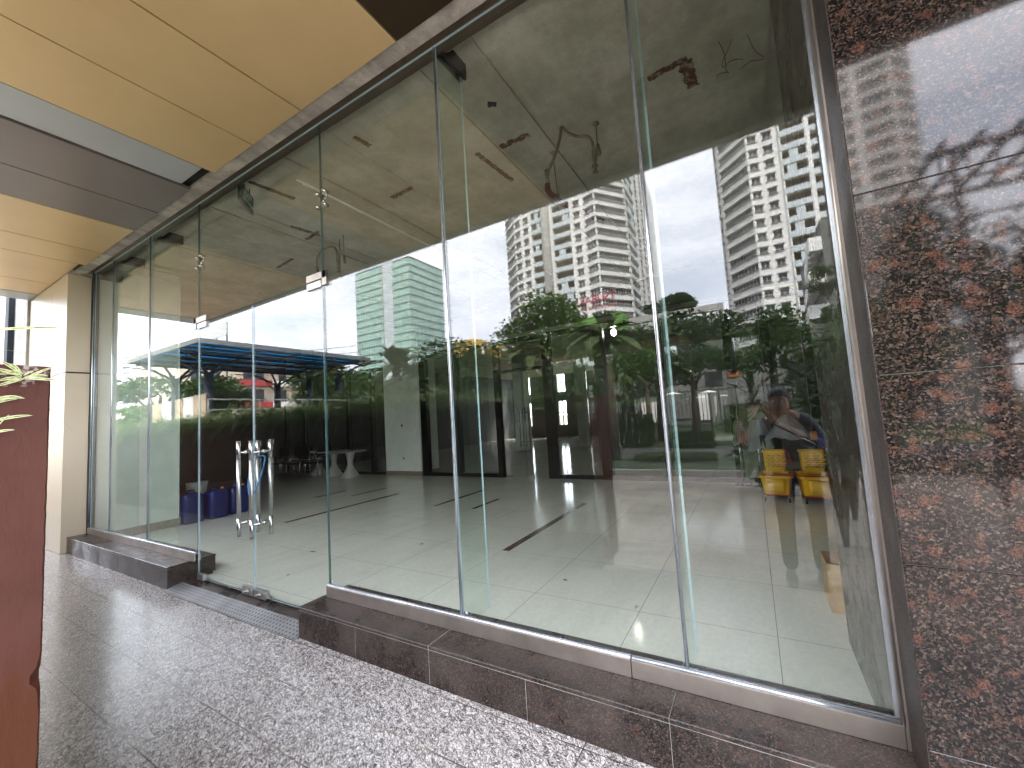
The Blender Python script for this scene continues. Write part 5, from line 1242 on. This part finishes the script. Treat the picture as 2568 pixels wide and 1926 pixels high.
# ================================================================= THE PHOTOGRAPHER (seen faintly in the glass)
P_ = thing('person', (.27, -2.42, GP), 'person in a dark grey shirt holding a phone up in both hands', 'person')
def skin_mesh(name, verts, edges, radii, mt, parent, sub=2, root=0):
    me = bpy.data.meshes.new(name); off = Vector(parent['_o']); me.from_pydata([tuple(Vector(v_)-off) for v_ in verts], edges, [])
    o = bpy.data.objects.new(name, me); COL.objects.link(o); o['_o'] = parent['_o']; sk = o.modifiers.new('skin', 'SKIN')
    for i, r in enumerate(radii):
        sv = me.skin_vertices[0].data[i]; sv.radius = r if isinstance(r, tuple) else (r, r); sv.use_root = (i == root)
    sb = o.modifiers.new('sub', 'SUBSURF'); sb.levels = sub; sb.render_levels = sub
    dg = bpy.context.evaluated_depsgraph_get(); m2 = bpy.data.meshes.new_from_object(o.evaluated_get(dg)); m2.name = name
    o.modifiers.clear(); o.data = m2; m2.materials.clear(); m2.materials.append(MT[mt])
    for p in m2.polygons: p.use_smooth = True
    o.parent = parent; return o
PX, PY = .27, -2.42
hx, hy, hz = .20, -2.20, 1.36        # head centre
v = [(PX, PY, .80), (PX, PY-.01, .98), (PX-.01, PY+.03, 1.14), (PX-.03, PY+.10, 1.235), (hx+.02, hy-.03, 1.275),
     (PX-.09, PY, .74), (PX-.11, PY+.02, .33), (PX-.11, PY, -.10), (PX+.09, PY, .74), (PX+.12, PY-.02, .33), (PX+.12, PY-.04, -.10),
     (PX-.18, PY+.09, 1.19), (PX-.27, PY+.14, .99), (-.115, -2.10, 1.19), (-.070, -2.025, 1.315),
     (PX+.13, PY+.12, 1.19), (PX+.20, PY+.22, .99), (.155, -2.07, 1.19), (.085, -2.01, 1.315)]
e = [(0,1),(1,2),(2,3),(3,4),(0,5),(5,6),(6,7),(0,8),(8,9),(9,10),(3,11),(11,12),(12,13),(13,14),(3,15),(15,16),(16,17),(17,18)]
r = [(.145,.10),(.13,.095),(.155,.10),(.09,.075),.048,.085,.058,.042,.085,.058,.042,.056,.042,.032,.022,.056,.042,.032,.022]
body = skin_mesh('body', v, e, r, 'skin', P_)
v2 = v[:4]+[v[11], v[12], ((v[12][0]+v[13][0])/2, (v[12][1]+v[13][1])/2, (v[12][2]+v[13][2])/2), v[15], v[16], ((v[16][0]+v[17][0])/2, (v[16][1]+v[17][1])/2, (v[16][2]+v[17][2])/2)]
skin_mesh('shirt', v2, [(0,1),(1,2),(2,3),(3,4),(4,5),(5,6),(3,7),(7,8),(8,9)], [(.16,.115),(.15,.11),(.17,.115),(.10,.085),.068,.055,.050,.068,.055,.050], 'shirt', P_)
v3 = [(PX, PY, .82), v[5], v[6], v[7], v[8], v[9], v[10]]
skin_mesh('trousers', v3, [(0,1),(1,2),(2,3),(0,4),(4,5),(5,6)], [(.155,.11), .095, .070, .060, .095, .070, .060], 'trousers', P_)
for s in (-1, 1):
    b = MB(); x = PX+s*.115; R = []
    for k in range(9):
        tt = k/8; y = PY-.08+.26*tt; w_ = .045*(1-.5*abs(tt-.45)**2*2.2); h_ = .085-.05*tt
        R.append([(x+w_*math.cos(a), y, GP+.002+max(0, h_*(.5+.5*math.sin(a)))) for a in [2*math.pi*j/12 for j in range(12)]])
    b.rings(R); b.build('shoe', 'shoe', P_)
# head: one smooth lofted surface facing the phone
look = Vector((-.22, .95, 0)).normalized(); sidev = Vector((look.y, -look.x, 0))
b = MB(); R = []
prof = [(-.115, .028, .030, .030), (-.100, .045, .050, .018), (-.075, .058, .066, .010), (-.045, .066, .078, .006), (-.015, .070, .086, .0), (.015, .073, .090, -.004), (.045, .075, .092, -.008), (.075, .070, .086, -.010), (.100, .055, .066, -.010), (.117, .030, .036, -.010), (.123, .008, .010, -.01)]
for dz, rw, rd, fw in prof:
    ring = []
    for j in range(28):
        a = 2*math.pi*j/28; dx = rw*math.cos(a); dy = rd*math.sin(a)+fw
        fr_ = max(0, math.sin(a))**6
        if -.04 < dz < .0: dy += .016*fr_*(1 if abs(math.cos(a)) < .25 else 0)          # nose
        if .0 <= dz < .03: dy -= .010*max(0, 1-abs(abs(math.cos(a))-.42)/.2)*(1 if math.sin(a) > 0 else 0)  # eye sockets
        ring.append(Vector((hx, hy, hz+dz))+sidev*dx+look*dy)
    R.append(ring)
b.rings(R); head = b.build('head', 'skin', P_)
b = MB(); nc = Vector((hx, hy, hz))+look*.088
b.rings([[nc+Vector((0, 0, .020))+sidev*q*.005+look*w_ for q, w_ in ((-1, 0), (0, .004), (1, 0))], [nc+Vector((0, 0, -.012))+sidev*q*.013+look*w_ for q, w_ in ((-1, -.004), (0, .020), (1, -.004))], [nc+Vector((0, 0, -.022))+sidev*q*.012+look*w_ for q, w_ in ((-1, -.006), (0, .006), (1, -.006))]]); b.build('nose', 'skin', head)
for s in (-1, 1):
    b = MB(); c = Vector((hx, hy, hz+.012))+sidev*.032*s+look*.077; b.lathe([(.002, -.011), (.010, -.005), (.012, 0), (.010, .005), (.002, .011)], c, 12); b.build('eye', 'white_plastic', head)
    b = MB(); c = c+look*.010; b.lathe([(.001, -.005), (.005, 0), (.001, .005)], c, 8); b.build('pupil', 'hair', head)
    b = MB(); c = Vector((hx, hy, hz+.0))+sidev*.073*s-look*.004; b.lathe([(.003, -.03), (.010, -.018), (.013, .005), (.014, .018), (.006, .03)], c, 10); b.build('ear', 'skin', head)
b = MB(); c = Vector((hx, hy, hz-.055))+look*.074; b.tube([c-sidev*.022, c+look*.006, c+sidev*.022], .005, 8); b.build('mouth', 'red_paint', head)
b = MB(); R = []
for dz, rw, rd, fw in ((-.06, .064, .050, -.036), (-.02, .078, .070, -.028), (.02, .081, .078, -.022), (.055, .082, .090, -.012), (.085, .078, .094, -.010), (.112, .062, .076, -.012), (.132, .034, .042, -.012), (.138, .006, .008, -.012)):
    R.append([Vector((hx, hy, hz+dz))+sidev*(rw*math.cos(2*math.pi*j/28))+look*(rd*math.sin(2*math.pi*j/28)+fw) for j in range(28)])
b.rings(R); b.build('hair', 'hair', P_)
# hands: palm, four fingers and thumb each, closed on the phone edges
ph_c = CAM - f*.022
def hand(wr, s):
    wr = Vector(wr); up = u_; out = r_*s; fw = f; palm = ph_c + out*.082 - u_*.030 - f*.022
    vv = [wr, wr.lerp(palm, .55), palm]; ee = [(0,1),(1,2)]; rr = [.022, (.026, .020), (.030, .018)]
    for k in range(4):
        base = palm + u_*(.030-.019*k) - out*.004 + f*.006; L_ = (.034, .038, .035, .028)[k]; i0 = len(vv)
        p1 = base + f*(.020) + u_*.006 - out*.002; p2 = p1 - out*L_*.45 + f*.010; p3 = p2 - out*L_*.38
        vv += [base, p1, p2, p3]; ee += [(2, i0), (i0, i0+1), (i0+1, i0+2), (i0+2, i0+3)]; rr += [.010, .009, .008, .0068]
    i0 = len(vv); t1 = palm - u_*.022 - f*.006; t2 = t1 - out*.018 + u_*.012 - f*.004; t3 = t2 - out*.016 + u_*.016; vv += [t1, t2, t3]; ee += [(1, i0), (i0, i0+1), (i0+1, i0+2)]; rr += [.012, .010, .0085]
    skin_mesh('hand', vv, ee, rr, 'skin', P_, 2, 0)
hand(v[14], -1); hand(v[18], 1)
t_ = thing('phone', tuple(ph_c), 'dark phone held sideways in both hands at eye level', 'phone')
b = MB(); R = []
def ppt(a, c, d_): return ph_c + r_*a + u_*c + f*d_
for d_ in (-.004, .004):
    ring = []
    for j in range(24):
        a = 2*math.pi*j/24; ring.append(ppt(.073*math.copysign(abs(math.cos(a))**.3, math.cos(a)), .036*math.copysign(abs(math.sin(a))**.3, math.sin(a)), d_))
    R.append(ring)
b.rings(R, 0, True, True, False); b.build('phone_body', 'phone_case', t_)
